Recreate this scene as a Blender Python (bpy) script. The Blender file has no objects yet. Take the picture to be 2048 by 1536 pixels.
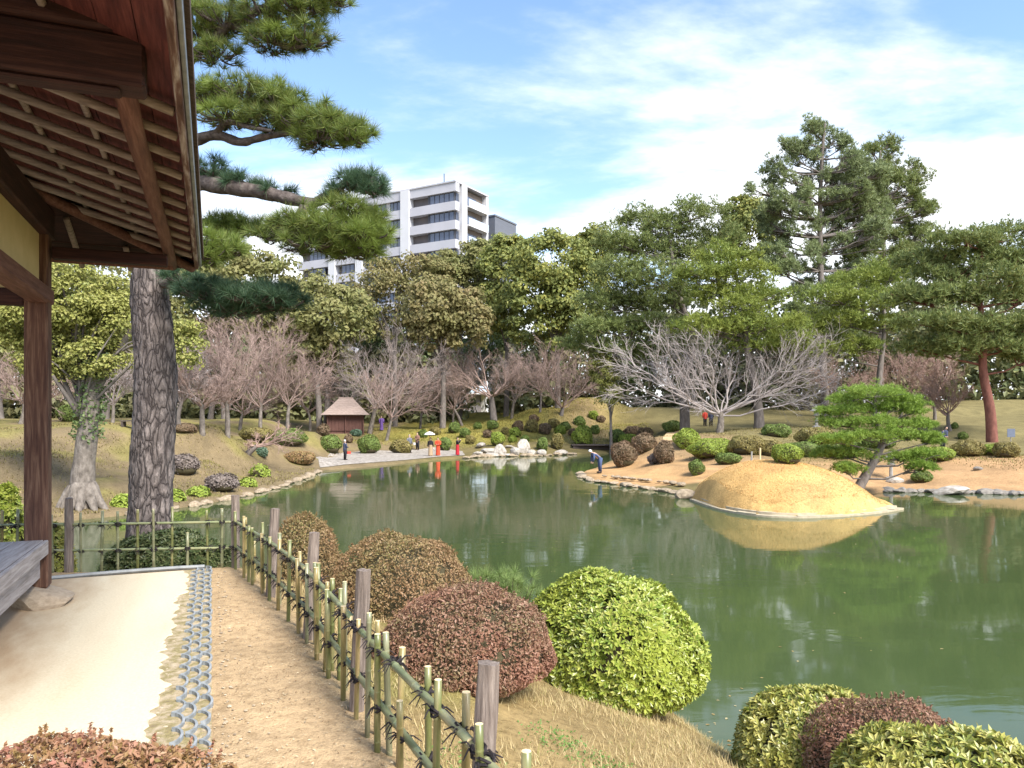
import bpy, bmesh, math, random
import numpy as np
from mathutils import Vector, Matrix

# ------------------------------------------------------------------ camera, sky, sun, exposure
scene = bpy.context.scene
C = scene.collection
F = 1500.0            # focal length in photo pixels (photo 2048 wide)
HZ = 830.0            # horizon row in the photo
EYE = 3.6             # metres above the pond
cam = bpy.data.cameras.new('camera')
cam.sensor_width = 36.0
cam.lens = 36.0 * F / 2048.0
cam.shift_y = (HZ - 768.0) / 2048.0
cam.clip_start = 0.05
cam.clip_end = 6000.0
camo = bpy.data.objects.new('camera', cam)
C.objects.link(camo)
camo.location = (0, 0, EYE)
camo.rotation_euler = (math.radians(90), 0, 0)
scene.camera = camo

SUN_EL, SUN_AZ = 47.0, 140.0     # azimuth clockwise from +Y (the view direction)
world = bpy.data.worlds.new('World')
scene.world = world
world.use_nodes = True
wn = world.node_tree
wn.nodes.clear()

def wnode(t, **kw):
    n = wn.nodes.new(t)
    for k, v in kw.items():
        setattr(n, k, v)
    return n
def wmath(op, a, b=None):
    n = wnode('ShaderNodeMath', operation=op)
    for i, v in enumerate((a, b)):
        if v is None:
            continue
        if isinstance(v, (int, float)):
            n.inputs[i].default_value = v
        else:
            wn.links.new(v, n.inputs[i])
    return n.outputs[0]
w_out = wnode('ShaderNodeOutputWorld')
w_bg = wnode('ShaderNodeBackground')
w_bg.inputs['Strength'].default_value = 0.10
w_sky = wnode('ShaderNodeTexSky', sky_type='NISHITA', sun_disc=False)
w_sky.sun_elevation = math.radians(SUN_EL)
w_sky.sun_rotation = math.radians(SUN_AZ)
w_sky.air_density = 1.0
w_sky.dust_density = 0.6
w_sky.ozone_density = 3.0
# clouds: noise on a flat layer seen in perspective
w_tc = wnode('ShaderNodeTexCoord')
w_sep = wnode('ShaderNodeSeparateXYZ')
wn.links.new(w_tc.outputs['Generated'], w_sep.inputs[0])
zz = wmath('ADD', wmath('MAXIMUM', w_sep.outputs[2], 0.0), 0.16)
w_cmb = wnode('ShaderNodeCombineXYZ')
wn.links.new(wmath('DIVIDE', w_sep.outputs[0], zz), w_cmb.inputs[0])
wn.links.new(wmath('DIVIDE', w_sep.outputs[1], zz), w_cmb.inputs[1])
w_map = wnode('ShaderNodeMapping')
w_map.inputs['Location'].default_value = (1.35, 0.35, 0.0)
w_map.inputs['Rotation'].default_value = (0, 0, 0.35)
w_map.inputs['Scale'].default_value = (0.62, 0.95, 1)
wn.links.new(w_cmb.outputs[0], w_map.inputs[0])
w_n1 = wnode('ShaderNodeTexNoise')
w_n1.inputs['Scale'].default_value = 1.25
w_n1.inputs['Detail'].default_value = 9
w_n1.inputs['Roughness'].default_value = 0.55
w_n1.inputs['Distortion'].default_value = 0.45
wn.links.new(w_map.outputs[0], w_n1.inputs['Vector'])
w_n2 = wnode('ShaderNodeTexNoise')
w_n2.inputs['Scale'].default_value = 5.0
w_n2.inputs['Detail'].default_value = 8
w_n2.inputs['Roughness'].default_value = 0.6
wn.links.new(w_map.outputs[0], w_n2.inputs['Vector'])
dens = wmath('ADD', wmath('MULTIPLY', w_n1.outputs[0], 0.8), wmath('MULTIPLY', w_n2.outputs[0], 0.2))
# more cloud seen edge-on low in the sky
low = wmath('MULTIPLY', wmath('SUBTRACT', 1.0, wmath('MINIMUM', wmath('MULTIPLY', wmath('MAXIMUM', w_sep.outputs[2], 0.0), 2.4), 1.0)), 0.28)
dens = wmath('ADD', dens, low)
w_ramp = wnode('ShaderNodeMapRange', interpolation_type='SMOOTHSTEP')
w_ramp.inputs['From Min'].default_value = 0.49
w_ramp.inputs['From Max'].default_value = 0.70
w_ramp.inputs['To Max'].default_value = 0.96
wn.links.new(dens, w_ramp.inputs['Value'])
w_mix = wnode('ShaderNodeMix', data_type='RGBA')
wn.links.new(w_ramp.outputs[0], w_mix.inputs[0])
wn.links.new(w_sky.outputs[0], w_mix.inputs[6])
w_mix.inputs[7].default_value = (4.9, 5.0, 5.15, 1)
wn.links.new(w_mix.outputs[2], w_bg.inputs['Color'])
wn.links.new(w_bg.outputs[0], w_out.inputs[0])

sun = bpy.data.lights.new('sun', 'SUN')
sun.energy = 2.6
sun.angle = math.radians(26.0)
sun.color = (1.0, 0.95, 0.87)
suno = bpy.data.objects.new('sun', sun)
C.objects.link(suno)
_el, _az = math.radians(SUN_EL), math.radians(SUN_AZ)
SUND = Vector((math.sin(_az) * math.cos(_el), math.cos(_az) * math.cos(_el), math.sin(_el)))
suno.rotation_euler = SUND.to_track_quat('Z', 'Y').to_euler()
suno.location = SUND * 60

scene.view_settings.view_transform = 'Standard'
scene.view_settings.look = 'None'
scene.view_settings.gamma = 1.0
scene.view_settings.use_curve_mapping = False
scene.view_settings.exposure = 1.78

# ------------------------------------------------------------------ helpers
def P(px, py, Y):                       # photo pixel + depth -> world point
    return np.array([(px - 1024.0) / F * Y, Y, EYE - (py - HZ) / F * Y])
def W(px, py, z=0.0):                   # photo pixel on a level plane
    Y = (EYE - z) * F / (py - HZ)
    return np.array([(px - 1024.0) / F * Y, Y, z])
def RNG(seed):
    return np.random.default_rng(seed)
def norm(v):
    return v / np.maximum(np.linalg.norm(v, axis=-1, keepdims=True), 1e-9)

class MB:
    """collects vertices, quads and triangles; build() links them as one mesh object"""
    def __init__(self):
        self.v, self.q, self.t, self.n = [], [], [], 0
    def add(self, v, q=None, t=None):
        v = np.asarray(v, dtype=np.float64).reshape(-1, 3)
        if q is not None and len(q):
            self.q.append(np.asarray(q, dtype=np.int64).reshape(-1, 4) + self.n)
        if t is not None and len(t):
            self.t.append(np.asarray(t, dtype=np.int64).reshape(-1, 3) + self.n)
        self.v.append(v)
        self.n += len(v)
        return self
    def mesh(self, name, smooth=False, origin=None):
        me = bpy.data.meshes.new(name)
        v = np.concatenate(self.v) if self.v else np.zeros((0, 3))
        if origin is not None:
            v = v - np.asarray(origin, dtype=float)
        q = np.concatenate(self.q) if self.q else np.zeros((0, 4), dtype=np.int64)
        t = np.concatenate(self.t) if self.t else np.zeros((0, 3), dtype=np.int64)
        me.vertices.add(len(v))
        me.vertices.foreach_set('co', v.astype(np.float32).ravel())
        nl = q.size + t.size
        me.loops.add(nl)
        me.loops.foreach_set('vertex_index', np.concatenate([q.ravel(), t.ravel()]).astype(np.int32))
        npoly = len(q) + len(t)
        me.polygons.add(npoly)
        ls = np.concatenate([np.arange(len(q)) * 4, q.size + np.arange(len(t)) * 3]).astype(np.int32)
        me.polygons.foreach_set('loop_start', ls)
        me.polygons.foreach_set('use_smooth', np.full(npoly, bool(smooth)))
        me.update(calc_edges=True)
        me.validate()
        return me
    def build(self, name, mat, parent=None, smooth=False, origin=None):
        return link(name, self.mesh(name, smooth, origin), mat, parent)

def link(name, me, mat=None, parent=None, loc=None):
    o = bpy.data.objects.new(name, me)
    C.objects.link(o)
    if mat is not None and me is not None and len(me.materials) == 0:
        me.materials.append(mat)
    if parent is not None:
        o.parent = parent
    if loc is not None:
        o.location = [float(a) for a in loc]
    return o
def tag(o, label, cat, group=None, kind=None):
    o['label'] = label
    o['category'] = cat
    if group:
        o['group'] = group
    if kind:
        o['kind'] = kind
    return o
def thing(name, label, cat, loc=(0, 0, 0), rz=0.0, group=None):
    o = bpy.data.objects.new(name, None)
    C.objects.link(o)
    o.empty_display_size = 0.2
    o.location = [float(a) for a in loc]
    o.rotation_euler = (0, 0, rz)
    return tag(o, label, cat, group)
def struct(o):
    o['kind'] = 'structure'
    return o

def bevel_box(x0, x1, y0, y1, z0, z1, bev=0.006, name='box'):
    bm = bmesh.new()
    vs = [bm.verts.new((x, y, z)) for x in (x0, x1) for y in (y0, y1) for z in (z0, z1)]
    for f in ((0, 1, 3, 2), (4, 6, 7, 5), (0, 4, 5, 1), (2, 3, 7, 6), (0, 2, 6, 4), (1, 5, 7, 3)):
        bm.faces.new([vs[i] for i in f])
    bmesh.ops.recalc_face_normals(bm, faces=bm.faces)
    if bev:
        bmesh.ops.bevel(bm, geom=list(bm.edges), offset=bev, segments=1, affect='EDGES')
    me = bpy.data.meshes.new(name)
    bm.to_mesh(me)
    bm.free()
    return me
def boxv(x0, x1, y0, y1, z0, z1):
    v = np.array([(x, y, z) for x in (x0, x1) for y in (y0, y1) for z in (z0, z1)], float)
    q = np.array([(0, 1, 3, 2), (4, 6, 7, 5), (0, 4, 5, 1), (2, 3, 7, 6), (0, 2, 6, 4), (1, 5, 7, 3)])
    return v, q

def tubes(Pn, R, S=5, cap=False):
    """batch of tubes: Pn (N,K,3) polylines, R (N,K) radii -> verts, quads, tris"""
    Pn = np.asarray(Pn, float); R = np.asarray(R, float)
    if Pn.ndim == 2:
        Pn = Pn[None]; R = R[None]
    N, K, _ = Pn.shape
    T = norm(np.gradient(Pn, axis=1))
    main = norm(Pn[:, -1] - Pn[:, 0])
    ref = np.where(np.abs(main[:, 2:3]) > 0.75, np.array([[1.0, 0.13, 0]]), np.array([[0.07, 0, 1.0]]))
    U = norm(np.cross(T, np.repeat(ref[:, None], K, 1)))
    V = np.cross(T, U)
    a = np.arange(S) / S * 2 * math.pi
    ring = (Pn[:, :, None] + R[:, :, None, None] * (np.cos(a)[None, None, :, None] * U[:, :, None] + np.sin(a)[None, None, :, None] * V[:, :, None]))
    v = ring.reshape(-1, 3)
    idx = np.arange(N * K * S).reshape(N, K, S)
    q = np.stack([idx[:, :-1], np.roll(idx, -1, 2)[:, :-1], np.roll(idx, -1, 2)[:, 1:], idx[:, 1:]], -1).reshape(-1, 4)
    t = None
    if cap:
        n0 = len(v)
        ends = np.concatenate([Pn[:, 0], Pn[:, -1]])
        v = np.concatenate([v, ends])
        i0 = idx[:, 0]; i1 = idx[:, -1]
        c0 = (n0 + np.arange(N))[:, None].repeat(S, 1); c1 = (n0 + N + np.arange(N))[:, None].repeat(S, 1)
        t = np.concatenate([np.stack([np.roll(i0, -1, 1), i0, c0], -1).reshape(-1, 3), np.stack([i1, np.roll(i1, -1, 1), c1], -1).reshape(-1, 3)])
    return v, q, t

def cones(A, B, r):
    """batch of thin three-sided twigs from A to B"""
    N = len(A)
    T = norm(B - A)
    U = norm(np.cross(T, np.array([0.31, 0.52, 0.8])))
    V = np.cross(T, U)
    a = np.arange(3) / 3 * 2 * math.pi
    ring = A[:, None] + r * (np.cos(a)[None, :, None] * U[:, None] + np.sin(a)[None, :, None] * V[:, None])
    v = np.concatenate([ring, B[:, None]], 1).reshape(-1, 3)
    i = np.arange(N)[:, None] * 4
    t = np.concatenate([np.stack([i + 0, i + 1, i + 3], -1), np.stack([i + 1, i + 2, i + 3], -1), np.stack([i + 2, i + 0, i + 3], -1)], 1).reshape(-1, 3)
    return v, t

def spline(pts, n):
    """Catmull-Rom through pts, n samples"""
    p = np.asarray(pts, float)
    p = np.vstack([2 * p[0] - p[1], p, 2 * p[-1] - p[-2]])
    m = len(p) - 3
    u = np.linspace(0, m - 1e-6, n)
    i = u.astype(int); f = (u - i)[:, None]
    a, b, c, d = p[i], p[i + 1], p[i + 2], p[i + 3]
    return 0.5 * ((2 * b) + (-a + c) * f + (2 * a - 5 * b + 4 * c - d) * f ** 2 + (-a + 3 * b - 3 * c + d) * f ** 3)

def grow(S0, D, L, K, wob, up, rng):
    N = len(S0)
    out = np.zeros((N, K, 3)); out[:, 0] = S0
    d = norm(D)
    step = (np.asarray(L) / (K - 1))[:, None]
    for k in range(1, K):
        d = norm(d + rng.normal(0, wob, (N, 3)) + np.array([0, 0, up]))
        out[:, k] = out[:, k - 1] + d * step
    return out
def kids(Pp, n, t0, t1, ang, rng):
    """n child starts and directions on every parent polyline"""
    N, K, _ = Pp.shape
    t = (t0 + (t1 - t0) * (np.arange(n)[None] + rng.random((N, n))) / n) * (K - 1)
    i = np.minimum(t.astype(int), K - 2); f = (t - i)[..., None]
    ii = np.arange(N)[:, None]
    A, B = Pp[ii, i], Pp[ii, i + 1]
    s = A * (1 - f) + B * f
    tan = norm(B - A)
    r = norm(rng.normal(0, 1, (N, n, 3)))
    perp = norm(r - (r * tan).sum(-1, keepdims=True) * tan)
    a = np.radians(rng.uniform(ang[0], ang[1], (N, n)))[..., None]
    d = np.cos(a) * tan + np.sin(a) * perp
    return s.reshape(-1, 3), d.reshape(-1, 3), (t / (K - 1)).reshape(-1)

def leaves(Cn, Nn, L, asp, rng, fold=0.0):
    """diamond leaves centred on Cn facing Nn"""
    N = len(Cn)
    Nn = norm(Nn)
    r = rng.normal(0, 1, (N, 3))
    T = norm(r - (r * Nn).sum(-1, keepdims=True) * Nn)
    B = np.cross(Nn, T)
    L = np.broadcast_to(np.asarray(L, float), (N,))[:, None]
    h = L * 0.5
    w = h * asp
    v = np.stack([Cn - T * h, Cn + B * w + Nn * fold * L, Cn + T * h, Cn - B * w + Nn * fold * L], 1)
    return v.reshape(-1, 3), np.arange(N * 4).reshape(N, 4)
def tufts(Cn, Ax, n, length, width, rng, spread=1.0):
    """needle tufts: n thin triangles fanning out of each centre about its axis"""
    N = len(Cn)
    d = norm(norm(Ax)[:, None] * (1.15 - spread * 0.5) + norm(rng.normal(0, 1, (N, n, 3))) * spread)
    l = length * rng.uniform(0.7, 1.1, (N, n, 1))
    r = rng.normal(0, 1, (N, n, 3))
    s = norm(np.cross(d, r)) * width * 0.5
    c = Cn[:, None] + d * 0.0
    v = np.stack([c - s, c + s, c + d * l], 2).reshape(-1, 3)
    return v, np.arange(N * n * 3).reshape(-1, 3)

# ------------------------------------------------------------------ materials
def newmat(name):
    m = bpy.data.materials.new(name)
    m.use_nodes = True
    nt = m.node_tree
    b = nt.nodes['Principled BSDF']
    return m, nt, b
def ramp(nt, fac, cols, interp='LINEAR'):
    r = nt.nodes.new('ShaderNodeValToRGB')
    r.color_ramp.interpolation = interp
    e = r.color_ramp.elements
    while len(e) > 1:
        e.remove(e[-1])
    for i, (p, c) in enumerate(cols):
        k = e[0] if i == 0 else e.new(p)
        k.position = p
        k.color = (*c, 1)
    nt.links.new(fac, r.inputs[0])
    return r.outputs[0]
def noise(nt, scale, detail=5, rough=0.55, stretch=None, dist=0.0, coord='Object'):
    tc = nt.nodes.new('ShaderNodeTexCoord')
    n = nt.nodes.new('ShaderNodeTexNoise')
    n.inputs['Scale'].default_value = scale
    n.inputs['Detail'].default_value = detail
    n.inputs['Roughness'].default_value = rough
    n.inputs['Distortion'].default_value = dist
    src = tc.outputs[coord]
    if stretch:
        mp = nt.nodes.new('ShaderNodeMapping')
        mp.inputs['Scale'].default_value = stretch
        nt.links.new(src, mp.inputs[0])
        src = mp.outputs[0]
    nt.links.new(src, n.inputs['Vector'])
    return n.outputs[0]
def bump(nt, b, h, strength, dist=0.02):
    bn = nt.nodes.new('ShaderNodeBump')
    bn.inputs['Strength'].default_value = strength
    bn.inputs['Distance'].default_value = dist
    nt.links.new(h, bn.inputs['Height'])
    nt.links.new(bn.outputs[0], b.inputs['Normal'])
def mixc(nt, fac, a, b, mode='MIX'):
    n = nt.nodes.new('ShaderNodeMix')
    n.data_type = 'RGBA'
    n.blend_type = mode
    for s, v in ((0, fac), (6, a), (7, b)):
        if isinstance(v, (int, float)):
            n.inputs[s].default_value = v
        elif isinstance(v, tuple):
            n.inputs[s].default_value = (*v, 1)
        else:
            nt.links.new(v, n.inputs[s])
    return n.outputs[2]
def surf(name, cols, scale=6, rough=0.8, stretch=None, bmp=0.4, bscale=None, bdist=0.02, detail=6, dist=0.0, spec=0.3):
    m, nt, b = newmat(name)
    n = noise(nt, scale, detail, 0.6, stretch, dist)
    k = len(cols)
    if len(cols[0]) == 3:
        cols = [(0.3 + 0.4 * i / max(k - 1, 1), c) for i, c in enumerate(cols)]
    nt.links.new(ramp(nt, n, cols), b.inputs['Base Color'])
    b.inputs['Roughness'].default_value = rough
    b.inputs['Specular IOR Level'].default_value = spec
    if bmp:
        bump(nt, b, noise(nt, bscale or scale * 3, 8, 0.65, stretch), bmp, bdist)
    return m
def foliage(name, cols, trans=0.25, rough=0.5, clump=None, spec=0.3):
    """colour varies leaf by leaf (each leaf is an island) and, gently, clump by clump"""
    m, nt, b = newmat(name)
    g = nt.nodes.new('ShaderNodeNewGeometry')
    k = len(cols)
    c = ramp(nt, g.outputs['Random Per Island'], [(i / max(k - 1, 1), x) for i, x in enumerate(cols)])
    if clump:
        n = noise(nt, clump[0], 3, 0.5)
        cc = ramp(nt, n, [(0.35, (0, 0, 0)), (0.65, (1, 1, 1))])
        c = mixc(nt, cc, c, mixc(nt, 0.75, c, clump[1]))
    nt.links.new(c, b.inputs['Base Color'])
    b.inputs['Roughness'].default_value = rough
    b.inputs['Specular IOR Level'].default_value = spec
    if trans:
        t = nt.nodes.new('ShaderNodeBsdfTranslucent')
        nt.links.new(c, t.inputs[0])
        mx = nt.nodes.new('ShaderNodeMixShader')
        mx.inputs[0].default_value = trans
        nt.links.new(b.outputs[0], mx.inputs[1])
        nt.links.new(t.outputs[0], mx.inputs[2])
        nt.links.new(mx.outputs[0], nt.nodes['Material Output'].inputs[0])
    return m
# ------------------------------------------------------------------ the lie of the land
pond_pts = [(-60, 24), (-30, 22.5)] + [tuple(W(*p)[:2]) for p in (
    (0, 1066), (100, 1048), (250, 1031), (400, 1011), (480, 995), (560, 975), (610, 956), (640, 943), (662, 940), (720, 936), (800, 928),
    (870, 921), (930, 917), (960, 914), (1020, 913), (1090, 912), (1150, 909), (1226, 907),
    (1222, 921), (1190, 938), (1163, 946), (1161, 953), (1185, 963), (1250, 972), (1320, 982), (1372, 991),
    (1384, 1000), (1440, 1020), (1510, 1032), (1590, 1036), (1680, 1033), (1750, 1027), (1802, 1019),
    (1785, 1008), (1757, 998), (1738, 991), (1762, 985), (1800, 984), (1870, 986), (1950, 987), (2048, 990), (2150, 1000), (2300, 1030))]
pond_pts += [(45, 20), (46, 9), (38, 3.5), (20, 4.5), (8, 5.3), (4.5, 5.7), (3.2, 6.1), (2.45, 6.8), (2.12, 7.6), (1.98, 8.3), (1.4, 9.2),
             (0.3, 9.9), (-1.2, 10.2), (-2.3, 11.0), (-3.4, 12.0), (-5, 12.2), (-6.6, 11.4), (-9, 10.6), (-14, 10.2), (-60, 9)]
POND = np.array(pond_pts)
FENCE = np.array([(-9.5, 7.35), (-7.0, 7.5), (-4.56, 7.72), (-2.95, 8.0), (-2.17, 6.7), (-1.49, 5.45), (-0.87, 4.13), (-0.13, 2.58), (0.6, 1.0), (1.4, -1.2)])
TERR = np.vstack([FENCE, [(1.6, -9), (-14, -9), (-14, 7.2)]])

def poly_dist(pts, poly):
    """signed distance: positive inside"""
    pts = np.asarray(pts, float)
    A = poly; B = np.roll(poly, -1, 0)
    best = np.full(len(pts), 1e9)
    inside = np.zeros(len(pts), bool)
    for a, b in zip(A, B):
        ab = b - a
        t = np.clip(((pts - a) @ ab) / max(ab @ ab, 1e-9), 0, 1)
        d = np.hypot(pts[:, 0] - a[0] - t * ab[0], pts[:, 1] - a[1] - t * ab[1])
        best = np.minimum(best, d)
        cond = (a[1] > pts[:, 1]) != (b[1] > pts[:, 1])
        with np.errstate(divide='ignore', invalid='ignore'):
            xi = a[0] + (pts[:, 1] - a[1]) / (b[1] - a[1]) * ab[0]
        inside ^= cond & (pts[:, 0] < xi)
    return np.where(inside, best, -best)
def ss(a, b, x):
    t = np.clip((x - a) / (b - a), 0, 1)
    return t * t * (3 - 2 * t)
_r = RNG(5)
_wv = [(_r.uniform(0.15, 1.6), _r.uniform(0, 6.28), _r.uniform(0, 6.28)) for _ in range(14)]
def lump(x, y):
    s = 0
    for k, a, p in _wv:
        s = s + np.sin(k * (x * math.cos(a) + y * math.sin(a)) + p) / (1 + 2.2 * k)
    return s / 3.2
CTRL = np.array([P(*c) for c in (
    (0, 985, 27), (0, 905, 31), (0, 858, 37), (200, 848, 40), (200, 955, 30), (100, 1000, 27.5), (320, 975, 31), (400, 850, 44), (400, 920, 38), (500, 880, 47), (480, 955, 40),
    (560, 932, 46), (600, 900, 53), (600, 862, 62), (300, 838, 60), (100, 838, 60), (480, 838, 70),
    (700, 908, 67), (850, 901, 71), (930, 906, 69), (760, 915, 62), (640, 925, 54), (690, 918, 60), (800, 907, 68),
    (700, 882, 75), (690, 866, 79), (800, 880, 76), (770, 857, 86), (860, 880, 75),
    (950, 862, 82), (1000, 842, 86), (1100, 818, 90), (1180, 796, 93), (1000, 890, 72), (1100, 880, 75), (1200, 858, 81), (1170, 889, 72), (1230, 880, 75), (900, 855, 86), (820, 860, 88),
    (500, 838, 90), (800, 842, 110), (300, 836, 100), (1000, 825, 110), (1250, 815, 105), (1250, 850, 84), (1320, 845, 78), (1300, 815, 95), (1450, 815, 95),
    (1180, 932, 44.5), (1300, 962, 38), (1250, 938, 45), (1300, 922, 46), (1350, 872, 53), (1440, 868, 53), (1500, 866, 55), (1590, 893, 48), (1390, 930, 42), (1660, 885, 47), (1650, 930, 40),
    (1480, 905, 44), (1280, 880, 58), (1330, 960, 37.5), (1600, 855, 60), (1560, 940, 38), (1420, 960, 36),
    (1800, 975, 37), (1900, 945, 38), (1950, 917, 40.5), (2048, 917, 40), (1880, 915, 42), (1800, 935, 40), (2200, 915, 42), (1730, 955, 38), (1740, 900, 48),
    (1980, 886, 53), (1900, 850, 62), (2000, 836, 72), (1950, 800, 90), (1850, 812, 82), (2200, 830, 70), (1750, 860, 62), (2150, 880, 52), (1700, 820, 90))])
CTRL = np.vstack([CTRL, [(x, y, 4.0) for x in (-160, -80, 0, 80, 160) for y in (140, 200)], [(-70, 60, 3.5), (-60, 40, 3.2), (80, 60, 3.0), (80, 90, 4.0), (60, 40, 1.6), (-40, 28, 1.2), (45, 34, 1.0)]])
MC = np.array([10.5, 30.4])
def ground_z(x, y):
    x = np.asarray(x, float).ravel(); y = np.asarray(y, float).ravel()
    pts = np.stack([x, y], 1)
    dp = -poly_dist(pts, POND)                      # >0 on land
    # far land: smooth surface through the control heights
    w = 1.0 / (((x[:, None] - CTRL[:, 0]) ** 2 + ((y[:, None] - CTRL[:, 1]) * 0.8) ** 2) + 1.0) ** 2
    tgt = (w * CTRL[:, 2]).sum(1) / w.sum(1)
    far = 0.16 * ss(0, 0.35, dp) + np.maximum(tgt - 0.16, 0.0) * ss(0.1, 4.0, dp) + 0.10 * lump(x * 1.3, y * 1.3) * ss(0.5, 4, dp)
    # the clipped dry-grass mound
    ex = np.where(x < MC[0], 3.3, 4.1)
    r = np.sqrt(((x - MC[0]) / ex) ** 2 + ((y - MC[1]) / 4.25) ** 2)
    md = np.where(r < 1, 1.62 * np.clip(1 - r ** 2.3, 0, 1), 0) + 0.14
    k = ss(1.25, 0.9, r)
    far = np.where(dp > 0, far * (1 - k) + k * np.maximum(md * ss(0, 0.3, dp), 0.0), far)
    # near bank: from the path terrace down to the water
    dt = np.maximum(-poly_dist(pts, TERR), 0.0)
    t = np.clip(dp, 0, None) / (np.clip(dp, 0, None) + dt + 1e-6)
    near = 0.03 + 1.955 * np.where(dt <= 0, 1.0, np.clip(t, 0, 1) ** 0.62) + 0.05 * lump(x * 3, y * 3) * ss(0.2, 1.0, dt)
    near = np.where(y < -12, 2.0, near)
    z = np.where(y < 14.5, near, far)
    z = np.where(dp < 0, -np.minimum(-dp * 1.2, 0.7), z)
    return z
def gz(x, y):
    return float(ground_z([x], [y])[0])
_YS = np.concatenate([np.arange(1.5, 14, 0.05), np.arange(14, 60, 0.1), np.arange(60, 150, 0.25)])
def hit(px, py):
    """first place where the photo ray meets the land"""
    x = (px - 1024) / F * _YS
    zr = EYE - (py - HZ) / F * _YS
    g = ground_z(x, _YS)
    i = np.argmax(g >= zr)
    if not (g >= zr).any():
        i = np.argmin(zr - g)
    return np.array([x[i], _YS[i], g[i]])

def axis_lines(segs):
    out = []
    for a, b, s in segs:
        out.append(np.arange(a, b, s))
    return np.unique(np.round(np.concatenate(out + [[segs[-1][1]]]), 4))
gx = axis_lines([(-3000, -400, 650), (-400, -90, 60), (-90, -50, 4), (-50, -14, 0.7), (-14, -5, 0.3), (-5, 5, 0.15), (5, 18, 0.28), (18, 40, 0.6), (40, 90, 3), (90, 400, 60), (400, 3000, 650)])
gy = axis_lines([(-600, -60, 180), (-60, -9, 6), (-9, 1.4, 0.8), (1.4, 13, 0.15), (13, 24, 0.5), (24, 50, 0.3), (50, 80, 0.5), (80, 115, 1.2), (115, 200, 8), (200, 4000, 500)])
GX, GY = np.meshgrid(gx, gy)
gzv = ground_z(GX, GY)
nx, ny = len(gx), len(gy)
idx = np.arange(nx * ny).reshape(ny, nx)
gq = np.stack([idx[:-1, :-1], idx[:-1, 1:], idx[1:, 1:], idx[1:, :-1]], -1).reshape(-1, 4)
gmb = MB().add(np.stack([GX.ravel(), GY.ravel(), gzv], 1), gq)
gme = gmb.mesh('ground', smooth=True)

# what grows or lies where (the surface's own colour)
X, Y, Z = GX.ravel(), GY.ravel(), gzv
pts = np.stack([X, Y], 1)
dp = -poly_dist(pts, POND)
dterr = poly_dist(pts, TERR)
col = np.tile(np.array([0.20, 0.165, 0.075]), (len(X), 1))
def blend(mask, c):
    global col
    col = col * (1 - mask[:, None]) + np.array(c) * mask[:, None]
L1 = lump(X * 2.1, Y * 2.1); L2 = lump(X * 0.9 + 40, Y * 0.9 - 7)
pxs = 1024 + F * X / np.maximum(Y, 0.1)
left = ss(-6, -10, X) * ss(14, 16, Y)
blend(left, (0.235, 0.18, 0.105))
blend(left * ss(0.0, 0.25, L1 + 0.5 * (Z - 2.0) * 0.5) * 0.7, (0.26, 0.235, 0.075))
hill = ss(-16, -12, X) * ss(14, 9, X) * ss(72, 76, Y)
blend(hill, (0.34, 0.29, 0.075))
blend(hill * ss(-0.05, 0.3, L1) * 0.6, (0.22, 0.22, 0.06))
blend(hill * ss(2, 8, X) * 0.8, (0.30, 0.215, 0.13))
pen = ss(3, 5, X) * ss(36, 37, Y) * ss(58, 50, Y) * ss(16, 13, X)
blend(pen, (0.36, 0.25, 0.14))
blend(pen * ss(1.3, 0.5, Z), (0.55, 0.34, 0.165))
_r2 = np.sqrt(((X - MC[0]) / np.where(X < MC[0], 3.3, 4.9)) ** 2 + ((Y - MC[1]) / 4.25) ** 2)
mnd = ss(1.06, 0.98, _r2) * ss(14, 16, Y)
blend(mnd, (0.66, 0.415, 0.165))
blend(mnd * ss(-0.1, 0.35, L1) * 0.8, (0.60, 0.34, 0.155))
blend(mnd * ss(0.05, 0.4, L2) * 0.45, (0.70, 0.49, 0.21))
rb = ss(15.5, 17, X) * ss(44, 41, Y) * ss(20, 24, Y)
blend(rb, (0.50, 0.315, 0.165))
blend(ss(14, 18, X) * ss(43, 46, Y), (0.235, 0.20, 0.095))
nearm = ss(14, 13, Y)
blend(nearm, (0.40, 0.29, 0.135))
blend(nearm * ss(0.05, 0.35, L1) * 0.6, (0.26, 0.26, 0.07))
blend(nearm * ss(0.9, 0.2, dp) * 0.8, (0.20, 0.13, 0.06))
blend(nearm * ss(-0.25, 0.1, dterr), (0.61, 0.44, 0.265))
blend(ss(0.0, -0.2, dp), (0.09, 0.085, 0.04))
col *= 0.80
ca = gme.color_attributes.new('soil', 'FLOAT_COLOR', 'POINT')
ca.data.foreach_set('color', np.concatenate([np.clip(col, 0, 1), np.ones((len(col), 1))], 1).astype(np.float32).ravel())
m_ground, nt, b = newmat('earth_and_grass')
at = nt.nodes.new('ShaderNodeAttribute'); at.attribute_name = 'soil'
n1 = noise(nt, 0.9, 6, 0.65)
n2 = noise(nt, 14, 8, 0.7)
n3 = noise(nt, 70, 4, 0.7)
c = mixc(nt, 1.0, at.outputs['Color'], ramp(nt, n1, [(0.3, (0.72, 0.72, 0.70)), (0.7, (1.22, 1.2, 1.15))]), 'MULTIPLY')
c = mixc(nt, 1.0, c, ramp(nt, n2, [(0.3, (0.66, 0.64, 0.60)), (0.5, (1, 1, 1)), (0.72, (1.25, 1.25, 1.22))]), 'MULTIPLY')
c = mixc(nt, 1.0, c, ramp(nt, n3, [(0.25, (0.75, 0.74, 0.72)), (0.6, (1.08, 1.08, 1.08))]), 'MULTIPLY')
nt.links.new(c, b.inputs['Base Color'])
b.inputs['Roughness'].default_value = 0.95
b.inputs['Specular IOR Level'].default_value = 0.1
ad = nt.nodes.new('ShaderNodeMath'); ad.operation = 'ADD'
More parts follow.
